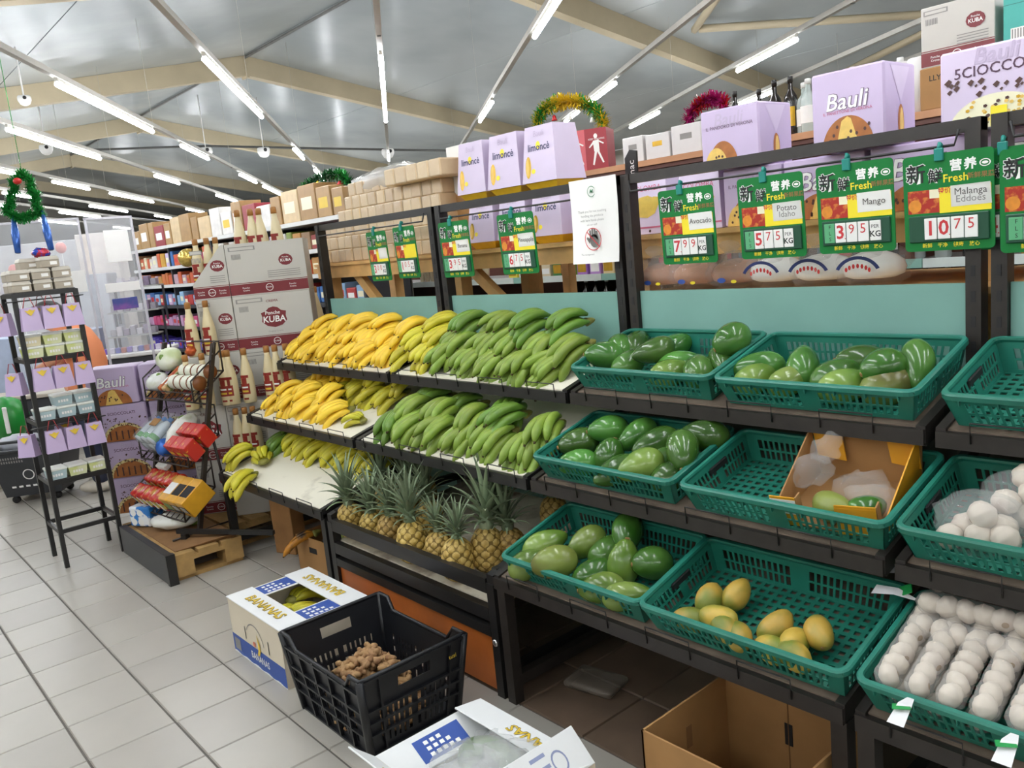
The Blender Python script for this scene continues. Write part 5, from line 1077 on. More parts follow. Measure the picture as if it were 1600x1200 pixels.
for i, (x, y, wd_, lb) in enumerate(((-4.31, 1.88, .15, 'thick square timber post standing under the low table'), (-4.02, 2.18, .12, 'timber board behind the thick post under the low table'), (-3.72, 2.28, .10, 'short timber board behind the overripe bananas'))):
    m = MB(); m.rbox(-wd_ / 2, wd_ / 2, -.05 if i == 0 else -.015, .05 if i == 0 else .015, 0, .44, post_w, .004); tag(ob('timber_post', m, None, T(x, y, 0, 0, 0, .35 if i == 0 else .1)), lb, 'timber')

# floor litter under the avocado bay, a clear plastic scoop
m = MB(); m.rbox(-.10, .10, -.07, .07, 0, .03, mat('grey_tub', '#8f8578', .3, .1, alpha=.5), .014, 3); tag(ob('plastic_tub', m, None, T(-2.0, 1.93, 0, 0, 0, .2)), 'shallow clear plastic tub on the floor beside the black stand leg', 'tub')
# ------------------------------------------------------------------ pallet, black skirt and liqueur cartons
def pallet(px0, px1, py0, py1, nb, npl, label):
    r = thing('wooden_pallet', label, 'pallet', T((px0 + px1) / 2, (py0 + py1) / 2, 0)); xs = [px0 + .07, (px0 + px1) / 2, px1 - .07]
    for x in xs:
        for i in range(nb): y = py0 + .05 + (py1 - py0 - .10) * i / (nb - 1); m = MB(); m.box(x - .07, x + .07, y - .05, y + .05, .022, .10, pallet_wood); ob('block', m, r, world=True)
        m = MB(); m.box(x - .05, x + .05, py0, py1, 0, .022, pallet_wood); ob('runner', m, r, world=True)
        m = MB(); m.box(x - .07, x + .07, py0, py1, .10, .122, pallet_wood); ob('stringer', m, r, world=True)
    for k in range(npl): y = py0 + (py1 - py0 - .11) * k / (npl - 1); m = MB(); m.box(px0, px1, y, y + .11, .122, .144, pallet_wood); ob('plank', m, r, world=True)
pallet(-5.30, -4.405, 1.27, 1.64, 2, 3, 'wooden pallet under the snack stand beside the low table leg')
pallet(-5.60, -4.64, 1.66, 2.75, 3, 8, 'wooden pallet carrying the liqueur carton stack')
r = thing('black_plinth', 'long black plinth board along the front of the pallet', 'plinth', T(-4.8, 1.245, 0)); m = MB(); m.rbox(-.40, .42, -.02, .02, 0, .165, mat('black_plinth_board', '#2a2b2d', .4, .12), .003); ob('board', m, r); m = MB(); m.box(.395, .425, -.024, .024, 0, .168, black); ob('end_cap', m, r)
m = MB(); m.add([(-.40, -.12, 0), (.36, -.12, 0), (.40, .20, .0), (-.40, .20, .0), (-.40, -.12, .004), (.36, -.12, .004), (.42, .20, .025), (-.40, .20, .004)], [(3, 2, 1, 0), (4, 5, 6, 7), (0, 1, 5, 4), (1, 2, 6, 5), (2, 3, 7, 6), (3, 0, 4, 7)], card_dark); tag(ob('cardboard_sheet', m, None, T(-4.83, 1.42, .1445)), 'flattened brown cardboard sheet lying on the pallet', 'cardboard')

BD = Vector((.546, .838, 0)); BN = Vector((.838, -.546, 0))       # along the carton fronts, out of them
KA = Vector((-4.66, 2.42, 0)) - BD * 0.0
def kq(px, py, off): return onP(px, py, KA + BN * off, BN)
def ks(px, py, off): return (kq(px, py, off) - KA).dot(BD)
def kframe(s, off, z): p = KA + BD * s + BN * off; p.z = z; return frame(p, BD)
def kuba(s0, s1, z0, z1, off, label, big=True, cut=False, d=.30):
    wd_, ht = s1 - s0 - .004, z1 - z0 - .001; M = kframe((s0 + s1) / 2, off, z0); r = thing('liqueur_carton', label, 'carton', M, 'white and maroon liqueur cartons')
    if not cut: m = MB(); m.rbox(-wd_ / 2, wd_ / 2, 0, d, 0, ht, kuba_w, .003); ob('body', m, r)
    else:
        m = MB(); th = .004
        m.prism([(-wd_ / 2, 0), (wd_ / 2, 0), (wd_ / 2, ht), (wd_ / 2 - .02, ht), (-wd_ / 2, .09)] if cut == 'diag' else [(-wd_ / 2, 0), (wd_ / 2, 0), (wd_ / 2, ht), (-wd_ / 2, ht)], -th, 0, kuba_w, FRONT); ob('front_panel', m, r)
        m = MB(); m.box(-wd_ / 2, wd_ / 2, th, d, 0, .05, kuba_w); ob('floor_panel', m, r)
        m = MB(); m.box(-wd_ / 2, wd_ / 2, d - th, d, .05, ht * (.4 if cut == 'diag' else .7), kuba_w); ob('back_panel', m, r)
        for x in (-wd_ / 2, wd_ / 2 - th):
            if cut == 'diag' and x < 0: continue
            m = MB(); m.box(x, x + th, th, d - th, .05, ht, kuba_w); ob('side_panel', m, r)
    m = MB(); kuba_print(m, wd_, ht, FRONT, big); ob('print', m, r); return r
ZK = [.1455, .45, .80, 1.155, 1.515, 1.775]
Z4 = [kq(430, y, 0).z for y in (375, 457, 542)]        # top row: top, bottom; second row: bottom
ZK[5], ZK[4], ZK[3] = Z4
OUT = .13
ZK[2] = kq(350, 632, OUT).z; ZK[1] = ZK[2] - .335
if ZK[1] < .40: ZK[1] = (ZK[2] + .1455) / 2
sa, sb_, sc = ks(303, 460, 0), ks(361, 460, 0), ks(482, 440, 0)
for k in (4, 3):
    kuba(sb_, sc, ZK[k], ZK[k + 1], 0, ('upper', 'lower')[4 - k] + ' liqueur carton of the right column above the long bottle row', k == 3, 'open' if k == 4 else False)
    kuba(sa, sb_, ZK[k], ZK[k + 1] - .0, 0, ('liqueur carton cut diagonally at the top left of the stack', 'liqueur carton left of the large crest above the bottle row')[4 - k], False, 'diag' if k == 4 else False)
kuba(sa - .02, sb_, ZK[2], ZK[3], .0, 'liqueur carton behind the left of the long bottle row', False); kuba(sb_, sc, ZK[2], ZK[3], .0, 'liqueur carton behind the right of the long bottle row', False)
ea = ks(300, 700, OUT); eb = ks(362, 700, OUT); ec = ks(425, 700, OUT)
for k in (1, 0):
    kuba(ea, eb, ZK[k], ZK[k + 1], OUT, ('upper', 'lower')[1 - k] + ' liqueur carton of the left lower column beside the snack stand', k == 1, d=.32)
    kuba(eb, ec, ZK[k], ZK[k + 1], OUT, ('upper', 'lower')[1 - k] + ' liqueur carton of the right lower column behind the low table', False, d=.32)
kuba(ec, ec + .2, ZK[0], ZK[1], -.05, 'liqueur carton deep behind the low table, bottom layer', False); kuba(ec, ec + .2, ZK[1], ZK[2], -.05, 'liqueur carton deep behind the low table, second layer', False)
liq = GL['cream']
b_ = MB(); b_.lathe([(.031, 0), (.0345, .006), (.0355, .07), (.0345, .125), (.030, .165), (.021, .21), (.0145, .24), (.0145, .258)], liq, 14); LQB = b_.mesh('liqueur_bottle')
b_ = MB(); b_.lathe([(.0158, .255), (.0158, .285), (.0135, .29)], mat('copper_cap', '#a5713a', .35, .1, 20), 12); LQC = b_.mesh('cap')
def lq_label():
    m = MB(); rd = mat('liqueur_red_label', '#8a2418', .4, .12, 20)
    for z0, z1, a0, a1, r_, mm in ((.135, .15, -.75, .75, .0345, rd), (.105, .135, -.42, .42, .0358, rd), (.05, .105, -.75, .75, .0365, rd), (.06, .07, -.5, .5, .037, goldink), (.082, .09, -.5, .5, .037, white_ink), (.02, .03, -.4, .4, .0362, rd)):
        vs = []; fs = []
        for i in range(7):
            a = -math.pi / 2 + a0 + (a1 - a0) * i / 6; vs += [(r_ * math.cos(a), r_ * math.sin(a), z0), (r_ * math.cos(a), r_ * math.sin(a), z1)]
            if i: fs.append((2 * i - 2, 2 * i, 2 * i + 1, 2 * i - 1))
        m.add(vs, fs, mm, True)
    return m.mesh('label')
LQL = lq_label()
def liqueur(P, label, rz=.6, sc=1.08, group='cream liqueur bottles'):
    o = ob('liqueur_bottle', LQB, None, T(*P, 0, 0, rz, sc)); tag(o, label, 'bottle', group); ob('cap', LQC, o); ob('label', LQL, o)
def kb(px, py, off, z): p = kq(px, py, off); p.z = z; return p
for i, px in enumerate((372, 393, 406, 430)): liqueur(kb(px, 350, -.14, ZK[4] + .20 - .02), 'cream liqueur bottle in the open top carton, %s from the left' % ORD[i], .6, 1.15)
for i, px in enumerate((309, 327, 341)): liqueur(kb(px, 410, -.14, ZK[4] + .052), 'cream liqueur bottle behind the diagonal cut carton, %s from the left' % ORD[i])
for i, px in enumerate((303, 331)): liqueur(kb(px, 542, .05, ZK[3] + .0005), 'cream liqueur bottle on the upper ledge of cartons, %s from the left' % ORD[i], .6, 1.12)
m = MB(); q0 = ks(293, 560, .12); q1 = ks(348, 560, .12); m.rbox(0, q1 - q0, 0, .115, 0, ZK[3] - ZK[2] - .001, kuba_w, .003); tag(ob('carton_ledge', m, None, kframe(q0, .12, ZK[2] + .0005)), 'narrow white carton under the two upper left bottles', 'carton')
for i, px in enumerate((300, 326, 358, 366, 392, 428, 441, 458)): liqueur(kb(px, 628, .16 if i > 1 else .18, ZK[2] + .0005), 'cream liqueur bottle with red label, %s in the long bottle row' % ORD[i], .6, 1.12)
p0 = ks(425, 640, OUT); m = MB(); m.rbox(0, .20, 0, .25, 0, ZK[2] - .15, kuba_w, .003); tag(ob('white_carton', m, None, kframe(ec + .004, .21, .1455)), 'tall white carton under the right end of the long bottle row', 'carton')
for i, px in enumerate((377, 391, 404)): liqueur(kb(px, 702, OUT + .06, ZK[1] + .0005), 'cream liqueur bottle behind the low table bananas, %s of three' % ORD[i], .6)
m = MB(); m.rbox(0, ec - eb, 0, .115, 0, ZK[1] - .1465, kuba_w, .003); tag(ob('carton_ledge', m, None, kframe(eb, OUT + .12, .1455)), 'white carton ledge under the three bottles behind the low table', 'carton')
q = onY(494, 500, 2.8); zt = onY(494, 525, 2.75).z
for i, px in enumerate((488, 500)): qq = onY(px, 520, 2.75); liqueur((qq.x, 2.75, zt), 'cream liqueur bottle right of the carton stack, %s of two' % ORD[i], 0, 1.2)
m = MB(); m.rbox(-.20, .20, -.13, .13, 0, zt - .0005, kuba_w, .004); tag(ob('white_carton_pile', m, None, T(q.x, 2.78, 0)), 'tall white carton between the liqueur stack and the pine counter', 'carton')

# ------------------------------------------------------------------ snack stand
SX = Vector((.988, .156, 0)); SM = frame(onZ(312, 832, .155), SX); wire = mat('brown_black_wire', '#2a211c', .45, .15)
st = thing('wire_snack_stand', 'brown-black wire snack stand leaning back on the pallet', 'rack', SM)
WD = .56; LEAN = .255
def sp(x, y, z): return (x, y + LEAN * z, z)
for x in (-WD, 0):
    m = MB(); m.box(x - .012, x + .012, -.012, .012, 0, 1.04, wire, Matrix(((1, 0, 0, 0), (0, 1, LEAN, 0), (0, 0, 1, 0), (0, 0, 0, 1)))); ob('post', m, st)
    m = MB(); m.tube([sp(x, .0, .62), (x, .22, 0.0)], .008, wire, 6); m.tube([(x, -.16, .006), (x, .22, .006)], .006, wire, 6); ob('rear_strut', m, st)
m = MB(); m.tube([sp(0, .0, 1.02), (.02, .0 + LEAN * 1.02, 1.05), (.05, LEAN * 1.02 - .02, 1.04), (.05, LEAN - .02, .99), (.03, LEAN - .02, .98)], .006, wire, 6); ob('hook', m, st)
SHZ = [.80, .45, .155]; SHD = .25
def shp(i, x, y, z=0.):                          # on a sloping wire shelf: y from front edge to back
    return (x, -.11 + y * .82 + LEAN * SHZ[i] * 1.0, SHZ[i] - .07 + y * .57 + z)
for i in range(3):
    m = MB(); A, B, Cc, Dd = shp(i, -WD, 0), shp(i, 0, 0), shp(i, 0, SHD), shp(i, -WD, SHD)
    m.tube([A, B, Cc, Dd], .006, wire, 6, True)
    for k in range(1, 10): x = -WD + WD * k / 10; m.tube([shp(i, x, 0), shp(i, x, SHD)], .003, wire, 4)
    for k in range(1, 4): m.tube([shp(i, -WD, SHD * k / 4), shp(i, 0, SHD * k / 4)], .003, wire, 4)
    m.tube([A, shp(i, -WD, 0, .05), shp(i, 0, 0, .05), B], .004, wire, 5)
    m.tube([B, shp(i, 0, .0, .12), shp(i, 0, SHD, .12), Cc], .005, wire, 6); m.tube([A, shp(i, -WD, .0, .12), shp(i, -WD, SHD, .12), Dd], .005, wire, 6)
    m.tube([Cc, shp(i, 0, SHD, .17), shp(i, -WD, SHD, .17), Dd], .005, wire, 6); ob('wire_shelf', m, st)
def on_shelf(i, x, y, lift=.008, rz=0.): return SM @ T(*shp(i, -.28 + (x + .28) * 1.12, y * 1.22, lift * 1.2)) @ Matrix.Rotation(.607, 4, 'X') @ Matrix.Rotation(rz, 4, 'Z') @ T(s=1.1)
jarw = mat('jar_label_paper', '#dfe0cf', .4, .0, 30, col2='#b98a6a', thr=(.62, .7)); brlid = mat('brown_jar_lid', '#7d4a24', .4, .1, 20)
for lvl in range(2):
    for k in range(4):
        m = MB(); m.lathe([(.036, 0), (.038, .004), (.038, .055), (.036, .06)], jarw, 14, T(0, 0, 0, 0, -math.pi / 2, 0)); m.lathe([(.0385, -.006), (.0385, .002)], brlid, 14, T(0, 0, 0, 0, -math.pi / 2, 0))
        tag(ob('label_can', m, None, on_shelf(0, -.04 - .066 * k, .055 + .075 * lvl, .05)), 'white-labelled can lying on the top wire shelf, %s row, %s from the right' % (('lower', 'upper')[lvl], ORD[k]), 'can', 'cans on the snack stand')
for k, (c, wd_, lb) in enumerate((('#b8612e', .03, 'orange-red strip pack standing on the top wire shelf'), ('#c6a274', .03, 'tan strip pack with green picture on the top wire shelf'))):
    m = MB(); m.rbox(-wd_ / 2, wd_ / 2, 0, .17, 0, .05, mat('strip_pack_%d' % k, c, .35, .0, 40, col2='#a43d22' if not k else '#6f7a45', thr=(.5, .6)), .006); m.rect(-wd_ * .3, wd_ * .3, .03, .08, paper, None, .051); tag(ob('strip_pack', m, None, on_shelf(0, -.36 + .04 * k, .02, .01)), lb, 'pack')
rg = random.Random(2)
def bag(M, rx, ry, rz_, mt, label, prints=(), cat='bag'):
    o = MB(); o.ball(rx, ry, rz_, mt, None, 14, 9, lambda v: v * rg.uniform(.93, 1.07)); o = ob('snack_bag', o, None, M); tag(o, label, cat)
    for k, (mm, x, y, a, b) in enumerate(prints): m = MB(); m.ball(a, b, rz_ * 1.04, mm, T(x, y, 0), 10, 6); ob('print', m, o)
palegreen = mat('pale_green_bag', '#c3cf9d', .3, .0, 8, col2='#e3e6d6', thr=(.45, .6)); whitebag = mat('white_bag', '#dfe0da', .3, .0, 14, col2='#b9bba6', thr=(.55, .7)); greenbag = mat('green_bag_print', '#6f8f3f', .35, .1, 20)
bag(on_shelf(0, -.47, .15, .09), .085, .07, .06, palegreen, 'pale green and white bag at the left end of the top wire shelf', ((greenbag, .02, -.03, .03, .025),)); bag(on_shelf(0, -.47, .05, .05), .08, .06, .04, whitebag, 'white bag below the pale green bag on the top wire shelf', ((greenbag, .03, .02, .02, .02),))
m = MB(); m.ball(.035, .03, .03, mat('copper_foil', '#b5542a', .25, .3, 50, metal=.4), None, 10, 6, lambda v: v * rg.uniform(.8, 1.2)); tag(ob('foil_bow', m, None, on_shelf(0, -.31, .2, .10)), 'copper foil bow on the back rim of the top wire shelf', 'bow')
# middle shelf: clear bottle pack, leek-like white bag, red boxes
skyb = mat('sky_blue_film', '#3f86c4', .2, .15, 12, alpha=.85); clearp = mat('clear_pack_film', '#cfdbe2', .15, .06, 12, alpha=.75)
pkk = thing('water_pack', 'shrink-wrapped clear pack with blue caps and green bases on the middle wire shelf', 'pack', on_shelf(1, -.40, .03, .012))
for k in range(6):
    m = MB(); x = -.10 + .065 * (k % 3); z = .03; m.lathe([(.028, 0), (.03, .01), (.03, .10), (.02, .13), (.01, .145)], clearp, 10, T(x, .01, .03 + .055 * (k // 3), -math.pi / 2, 0, 0)); m.lathe([(.0305, .01), (.0305, .04)], mat('green_band', '#5c9a5e', .3, .1), 10, T(x, .01, .03 + .055 * (k // 3), -math.pi / 2, 0, 0)); m.lathe([(.014, .14), (.014, .165)], mat('blue_cap', '#2c72b8', .35, .05), 8, T(x, .01, .03 + .055 * (k // 3), -math.pi / 2, 0, 0)); ob('bottle', m, pkk)
m = MB(); m.rbox(-.14, .09, 0, .20, 0, .122, film, .02, 2); ob('film', m, pkk); m = MB(); m.rbox(-.05, .02, .09, .14, .118, .126, card, .003); ob('paper_tag', m, pkk)
bag(on_shelf(1, -.30, .03, .05), .05, .05, .05, mat('blue_foil_bag', '#2d62b4', .15, .2, 20, metal=.3), 'shiny blue bag at the front of the middle wire shelf'); bag(on_shelf(1, -.24, .11, .08), .045, .11, .055, whitebag, 'long white bag with a green leaf print between water pack and red boxes', ((greenbag, -.005, .04, .02, .04),))
redbox = mat('red_snack_box', '#b8241f', .35, .0, 35, col2='#d8a53a', thr=(.62, .68))
for lvl in range(2):
    for k in range(3):
        m = MB(); m.rbox(-.033, .033, 0, .075, 0, .10, redbox, .003); m.rect(-.02, .02, .04, .06, goldink, FRONT, .001); m.rect(-.025, .0, .01, .03, paper, FRONT, .001); tag(ob('red_snack_box', m, None, on_shelf(1, -.16 + .07 * k, .02 + .085 * lvl, .012)), 'red snack box on the middle wire shelf, %s row, %s from the left' % (('front', 'rear')[lvl], ORD[k]), 'box', 'red snack boxes')
for lvl in range(2):
    for k in range(5):
        m = MB(); m.rbox(-.034, .034, 0, .085, 0, .09, mat('noodle_pack', '#b32219', .25, .0, 22, col2='#c9a24a', thr=(.5, .6), rnd=.1), .012, 2); m.disc(0, .045, .022, .026, goldink, FRONT, .001, 12); m.disc(.004, .05, .010, .01, greenbag, FRONT, .0016, 8); m.poly([(-.03, .01), (-.01, .01), (-.02, .08), (-.03, .08)], paper, FRONT @ T(0, 0, .0012))
        tag(ob('noodle_pack', m, None, on_shelf(2, -.50 + .072 * k, .015 + .095 * lvl, .012, U(-.1, .1))), 'red and gold noodle pack on the lowest wire shelf, %s row, %s from the left' % (('front', 'rear')[lvl], ORD[k]), 'pack', 'red noodle packs')
m = MB(); m.rbox(-.05, .05, 0, .04, 0, .03, paper, .004); tag(ob('white_pack', m, None, on_shelf(2, -.42, .13, .105)), 'white-fronted pack lying on the rear red packs', 'pack')
goldb = mat('gold_box_print', '#d19a2a', .35, .1, 18)
for k in range(3):
    m = MB(); m.rbox(-.038, .038, 0, .16, 0, .11, goldb if k == 0 else goldb, .004); m.rect(-.036, .036, .03, .08, greenbag if k == 0 else ink, FRONT, .001); m.rect(-.036, .036, .04, .11, ink if k else paper, T(0, 0, 0), .111)
    if k: [m.rect(-.02 + .016 * q, -.012 + .016 * q, .035, .075, white_ink, FRONT, .0016) for q in range(3)] 
    tag(ob('gold_box', m, None, on_shelf(2, -.155 + .08 * k, .02, .012)), '%s of three tall gold and black boxes on the lowest wire shelf' % ORD[k], 'box', 'gold and black boxes')
def ground(px, py, z=.15): return onZ(px, py, z)
p = ground(208, 824); m = MB(); m.rbox(-.075, .075, -.06, .06, 0, .12, mat('blue_white_pack', '#2f78c2', .3, .0, 16, col2='#e8ebee', thr=(.47, .53)), .008); 
for k in range(4): m.disc(-.04 + .05 * (k % 2), .03 + .055 * (k // 2), .022, .02, paper, FRONT, .061, 12)
tag(ob('tissue_pack', m, None, T(p.x + .03, p.y + .08, .156, 0, 0, .5)), 'blue pack with white ovals at the foot of the snack stand', 'pack')
p = ground(262, 832); bag(T(p.x - .02, p.y + .06, .205, .1, 0, .7), .15, .09, .045, whitebag, 'crumpled white bag with green end lying on the plinth', ((greenbag, .10, .02, .045, .05),)); p = ground(240, 815); bag(T(p.x - .02, p.y + .12, .22, 0, 0, .3), .07, .06, .065, mat('grey_clear_bag', '#b5b3ab', .25, .1, 12), 'grey clear bag behind the crumpled white bag')
r = thing('black_rail', 'long black metal rail lying from the plinth to the table leg', 'rail', T(-4.48, 1.52, .19, 0, .04, math.radians(38))); m = MB(); m.box(-.22, .36, -.012, .012, -.012, .012, black); ob('bar', m, r); m = MB(); m.box(-.19, -.16, -.02, .02, -.045, -.012, black); ob('foot', m, r)

# lilac boxes behind the snack stand
LP0 = onZ(172, 806, .146)
for k in range(4):
    z = .1455 + .232 * k; q = LP0 + BD * (.17 if k < 3 else .14) - BN * .02; M = frame((q.x, q.y, z), BD); kd = 'striped' if k < 3 else 'bauli'
    rr = gift(-.15, .15, 0, .228, 0, .22, kd, 'lilac cake box in the pile behind the snack stand, %s from the floor' % ORD[k], 'lilac cake box pile'); rr.matrix_basis = M
    q2 = q + BD * .31
    rr = gift(-.14, .14, 0, .228, 0, .22, 'striped', 'lilac cake box half hidden by the snack stand, %s from the floor' % ORD[k], 'lilac cake box pile'); rr.matrix_basis = frame((q2.x, q2.y, z), BD)
    if k == 3: continue

# ------------------------------------------------------------------ black rack of lilac gift bags
RX0, RX1, RY0, RY1 = -5.54, -5.235, .925, 1.235; RM = Matrix(((0, -1, 0, RX1), (1, 0, 0, RY0), (0, 0, 1, 0), (0, 0, 0, 1)))   # local x along +y, local y towards -x
RW, RDp = RY1 - RY0, RX1 - RX0
rk = thing('black_rack', 'narrow black metal rack of lilac gift bags at the left', 'rack', RM)
for x in (0, RW):
    for y in (0, RDp): m = MB(); m.box(x - .012, x + .012, y - .012, y + .012, 0, 1.575, black); ob('post', m, rk); 
RZ = [1.565, 1.20, .845, .50]
for z in RZ + [.215]:
    for y in (0, RDp): m = MB(); m.box(.012, RW - .012, y - .009, y + .009, z - .012, z + .012, black); ob('cross_bar', m, rk)
    for x in (0, RW): m = MB(); m.box(x - .009, x + .009, .012, RDp - .012, z - .012, z + .012, black); ob('side_bar', m, rk)
    if z > .3: m = MB(); m.box(.0, RW, .0, RDp, z + .0121, z + .016, brown_steel); ob('shelf', m, rk)
for z in (1.57, 1.0): m = MB(); m.box(-.06, RW + .02, -.02, -.012, z - .26 if z < 1.2 else z - .20, z - .235 if z < 1.2 else z - .175, black); 
for z in (1.535, .83): m = MB(); m.tube([(-.05, -.03, z), (RW + .03, -.03, z)], .004, black, 5); ob('hanging_rod', m, rk)
bagm = mat('lilac_gift_bag', '#bda9cd', .4, .05, 6); hm = mat('red_ribbon', '#9c2a2f', .5, .1)
def gbag(nm='body'):
    m = MB(); m.hexa([(-.051, 0, -.125), (.051, 0, -.125), (.051, .06, -.125), (-.051, .06, -.125), (-.041, .012, 0), (.041, .012, 0), (.041, .05, 0), (-.041, .05, 0)], bagm); return m.mesh(nm)
GBM = gbag(); m = MB(); m.poly([(-.03, -.006, -.02), (.03, -.006, -.02), (.0, -.006, -.05)], gold); m.text('Bauli', .03, goldink, 0, -.03, .0065, FRONT, .01); m.disc(-.045, -.125, .016, .02, cake, FRONT, .0015, 10); m = MB()
m.poly([(-.028, .004, -.012), (-.014, .003, -.03), (.014, .003, -.03), (.028, .004, -.012), (.012, .004, -.016), (0, .004, -.008), (-.012, .004, -.016)][::-1], goldink); m.poly([(-.014, .0025, -.03), (0, .0015, -.045), (.014, .0025, -.03)], goldink); GBP = m.mesh('emblem')
m = MB(); m.tube([(-.03, .02, -.005), (-.012, .02, .055), (.012, .02, .055), (.03, .02, -.005)], .0025, hm, 5); GBH = m.mesh('ribbon')
def giftbag(M, label): o = ob('gift_bag', GBM, None, M); tag(o, label, 'gift bag', 'lilac gift bags'); ob('emblem', GBP, o); ob('ribbon', GBH, o)
for zi, (z, nm) in enumerate(((1.495, 'top'), (1.160, 'middle'), (.805, 'lower'))):
    n = 3; 
    for k in range(n): giftbag(RM @ T(.055 + .105 * k, -.055 - .0, z, 0, 0, U(-.12, .12)), 'lilac gift bag in the %s row of the black rack, %s from the left' % (nm, ORD[k]))
    giftbag(RM @ T(-.075, .10, z - .02, 0, 0, -.8), 'lilac gift bag hanging at the left side of the black rack, %s row' % nm)
    if zi != 1: giftbag(RM @ T(RW * .55, .20, z, 0, 0, .2), 'lilac gift bag deeper inside the black rack, %s row' % nm)
tubm = {'g': mat('yellow_green_tub', '#c3cf62', .4, .0, 10, col2='#d8dcb2', thr=(.4, .6)), 'b': mat('pale_blue_tub', '#a9bfc4', .4, .06), 'c': mat('cream_tub', '#dcd3b0', .4, .05)}; lidm = mat('white_tub_lid', '#dfe2da', .35, .04)
def tub(P, kind, label, rz=0.):
    r = thing('food_tub', label, 'tub', RM @ T(*P, 0, 0, rz), 'food tubs on the rack'); m = MB(); m.taper(.085, .11, .098, .12, 0, .05, tubm[kind]); ob('body', m, r); m = MB(); m.rbox(-.052, .052, -.063, .063, .05, .064, lidm, .004); ob('lid', m, r); m = MB(); [m.rect(-.028 + .014 * q, -.018 + .014 * q, .018, .032, paper, FRONT, .0595) for q in range(4)]; ob('lettering', m, r)
for k in range(3): tub((.045 + .107 * k, .06, RZ[1] + .0165), 'g', '%s yellow-green tub in the lower layer of the upper tub shelf' % ORD[k])
for k in range(3): tub((.045 + .107 * k, .07, RZ[1] + .0815), 'g' if k else 'c', '%s tub in the upper layer of the upper tub shelf' % ORD[k])
for k in range(3): tub((.045 + .107 * k, .06, RZ[2] + .0165), 'b', '%s pale blue tub on the middle shelf of the black rack' % ORD[k])
for k in range(2): tub((.19 + .107 * k - .04, .09, RZ[2] + .0815), 'b', '%s pale blue tub stacked on the middle shelf row' % ORD[k])
for k in range(3): tub((.045 + .107 * k, .06, RZ[3] + .0165), 'b' if k == 0 else 'g', '%s tub on the lowest shelf of the black rack' % ORD[k])
tanb = mat('grey_tan_carton', '#a99f8f', .55, .06); tanl = mat('grey_tan_lid', '#c2bbae', .55, .04)
for i, (x, y, z) in enumerate([(.05, .07, 0), (.155, .07, 0), (.26, .07, 0), (.05, .07, .062), (.155, .07, .062), (.26, .07, .062), (.21, .07, .124), (.05, .2, 0), (.155, .2, 0), (.05, .2, .062), (.155, .2, .062), (.13, .2, .124)]):
    r = thing('sweet_carton', 'small grey-tan carton on top of the black rack, %s from the bottom front' % ORD[i], 'carton', RM @ T(x, y, 1.582 + z), 'cartons on the rack top'); m = MB(); m.rbox(-.047, .047, -.06, .06, 0, .04, tanb, .002); ob('body', m, r); m = MB(); m.taper(.10, .128, .084, .10, .04, .06, tanl); ob('lid', m, r); m = MB(); m.rect(0, .035, .012, .03, paper, FRONT @ T(0, 0, .061)); ob('label', m, r)
p = onD(75, 400, 5.5); m = MB(); m.ball(.05, .03, .028, mat('blue_red_foil', '#2b46a8', .25, .0, 22, col2='#a5283a', thr=(.48, .54), metal=.4), None, 12, 8, lambda v: v * rg.uniform(.8, 1.2)); tag(ob('foil_bow', m, None, RM @ T(.19, .07, 1.79)), 'blue and red foil bow on the top carton of the black rack', 'bow')

# ------------------------------------------------------------------ hanging tinsel tree
pts_px = [(14, 330), (8, 318), (30, 308), (16, 300), (30, 290), (18, 282), (34, 270), (50, 282), (42, 292), (58, 302), (48, 310), (70, 326), (52, 336)]
A0 = onD(34, 270, 6.2); r = thing('tinsel_tree', 'green tinsel tree outline hanging from the roof at the left', 'tinsel', T(*A0)); pl = [onD(x, y, 6.2) - A0 for x, y in ((34, 270), (18, 285), (26, 296), (14, 308), (20, 318), (6, 328), (20, 336), (32, 342), (48, 338), (66, 330), (52, 318), (60, 306), (46, 298), (50, 284), (34, 270))]
m = MB(); tinsel(m, pl, ['green', 'green', 'green'], .05, 3500, random.Random(8)); ob('tinsel', m, r)['kind'] = 'stuff'
m = MB(); m.tube(pl, .006, TI['green'], 5); m.tube([(0, 0, 0), (0, 0, roof_z(A0.y) - A0.z - .05)], .003, TI['green'], 4); ob('wire', m, r)
m = MB(); m.ball(.03, .03, .025, red, T(*(onD(27, 283, 6.15) - A0)), 10, 6); ob('bow', m, r)
for i, (px, a, b) in enumerate(((16, (20, 336), (28, 395)), (75, (66, 330), (80, 390)))):
    q0, q1 = onD(*a, 6.2), onD(*b, 6.15); m = MB(); tinsel(m, [Vector((0, 0, 0)), (q1 - q0) * .5, q1 - q0], ['blue_t', 'blue_t'] if False else ['green'], .02, 1, random.Random(i)); m.tube([(0, 0, 0), (q1 - q0) * .5, q1 - q0], [.01, .03, .02], mat('blue_foil', '#3a66b5', .25, .2, 30, metal=.4), 7); tag(ob('blue_streamer', m, None, T(*q0)), ('left', 'right')[i] + ' blue foil streamer hanging below the tinsel tree', 'streamer')

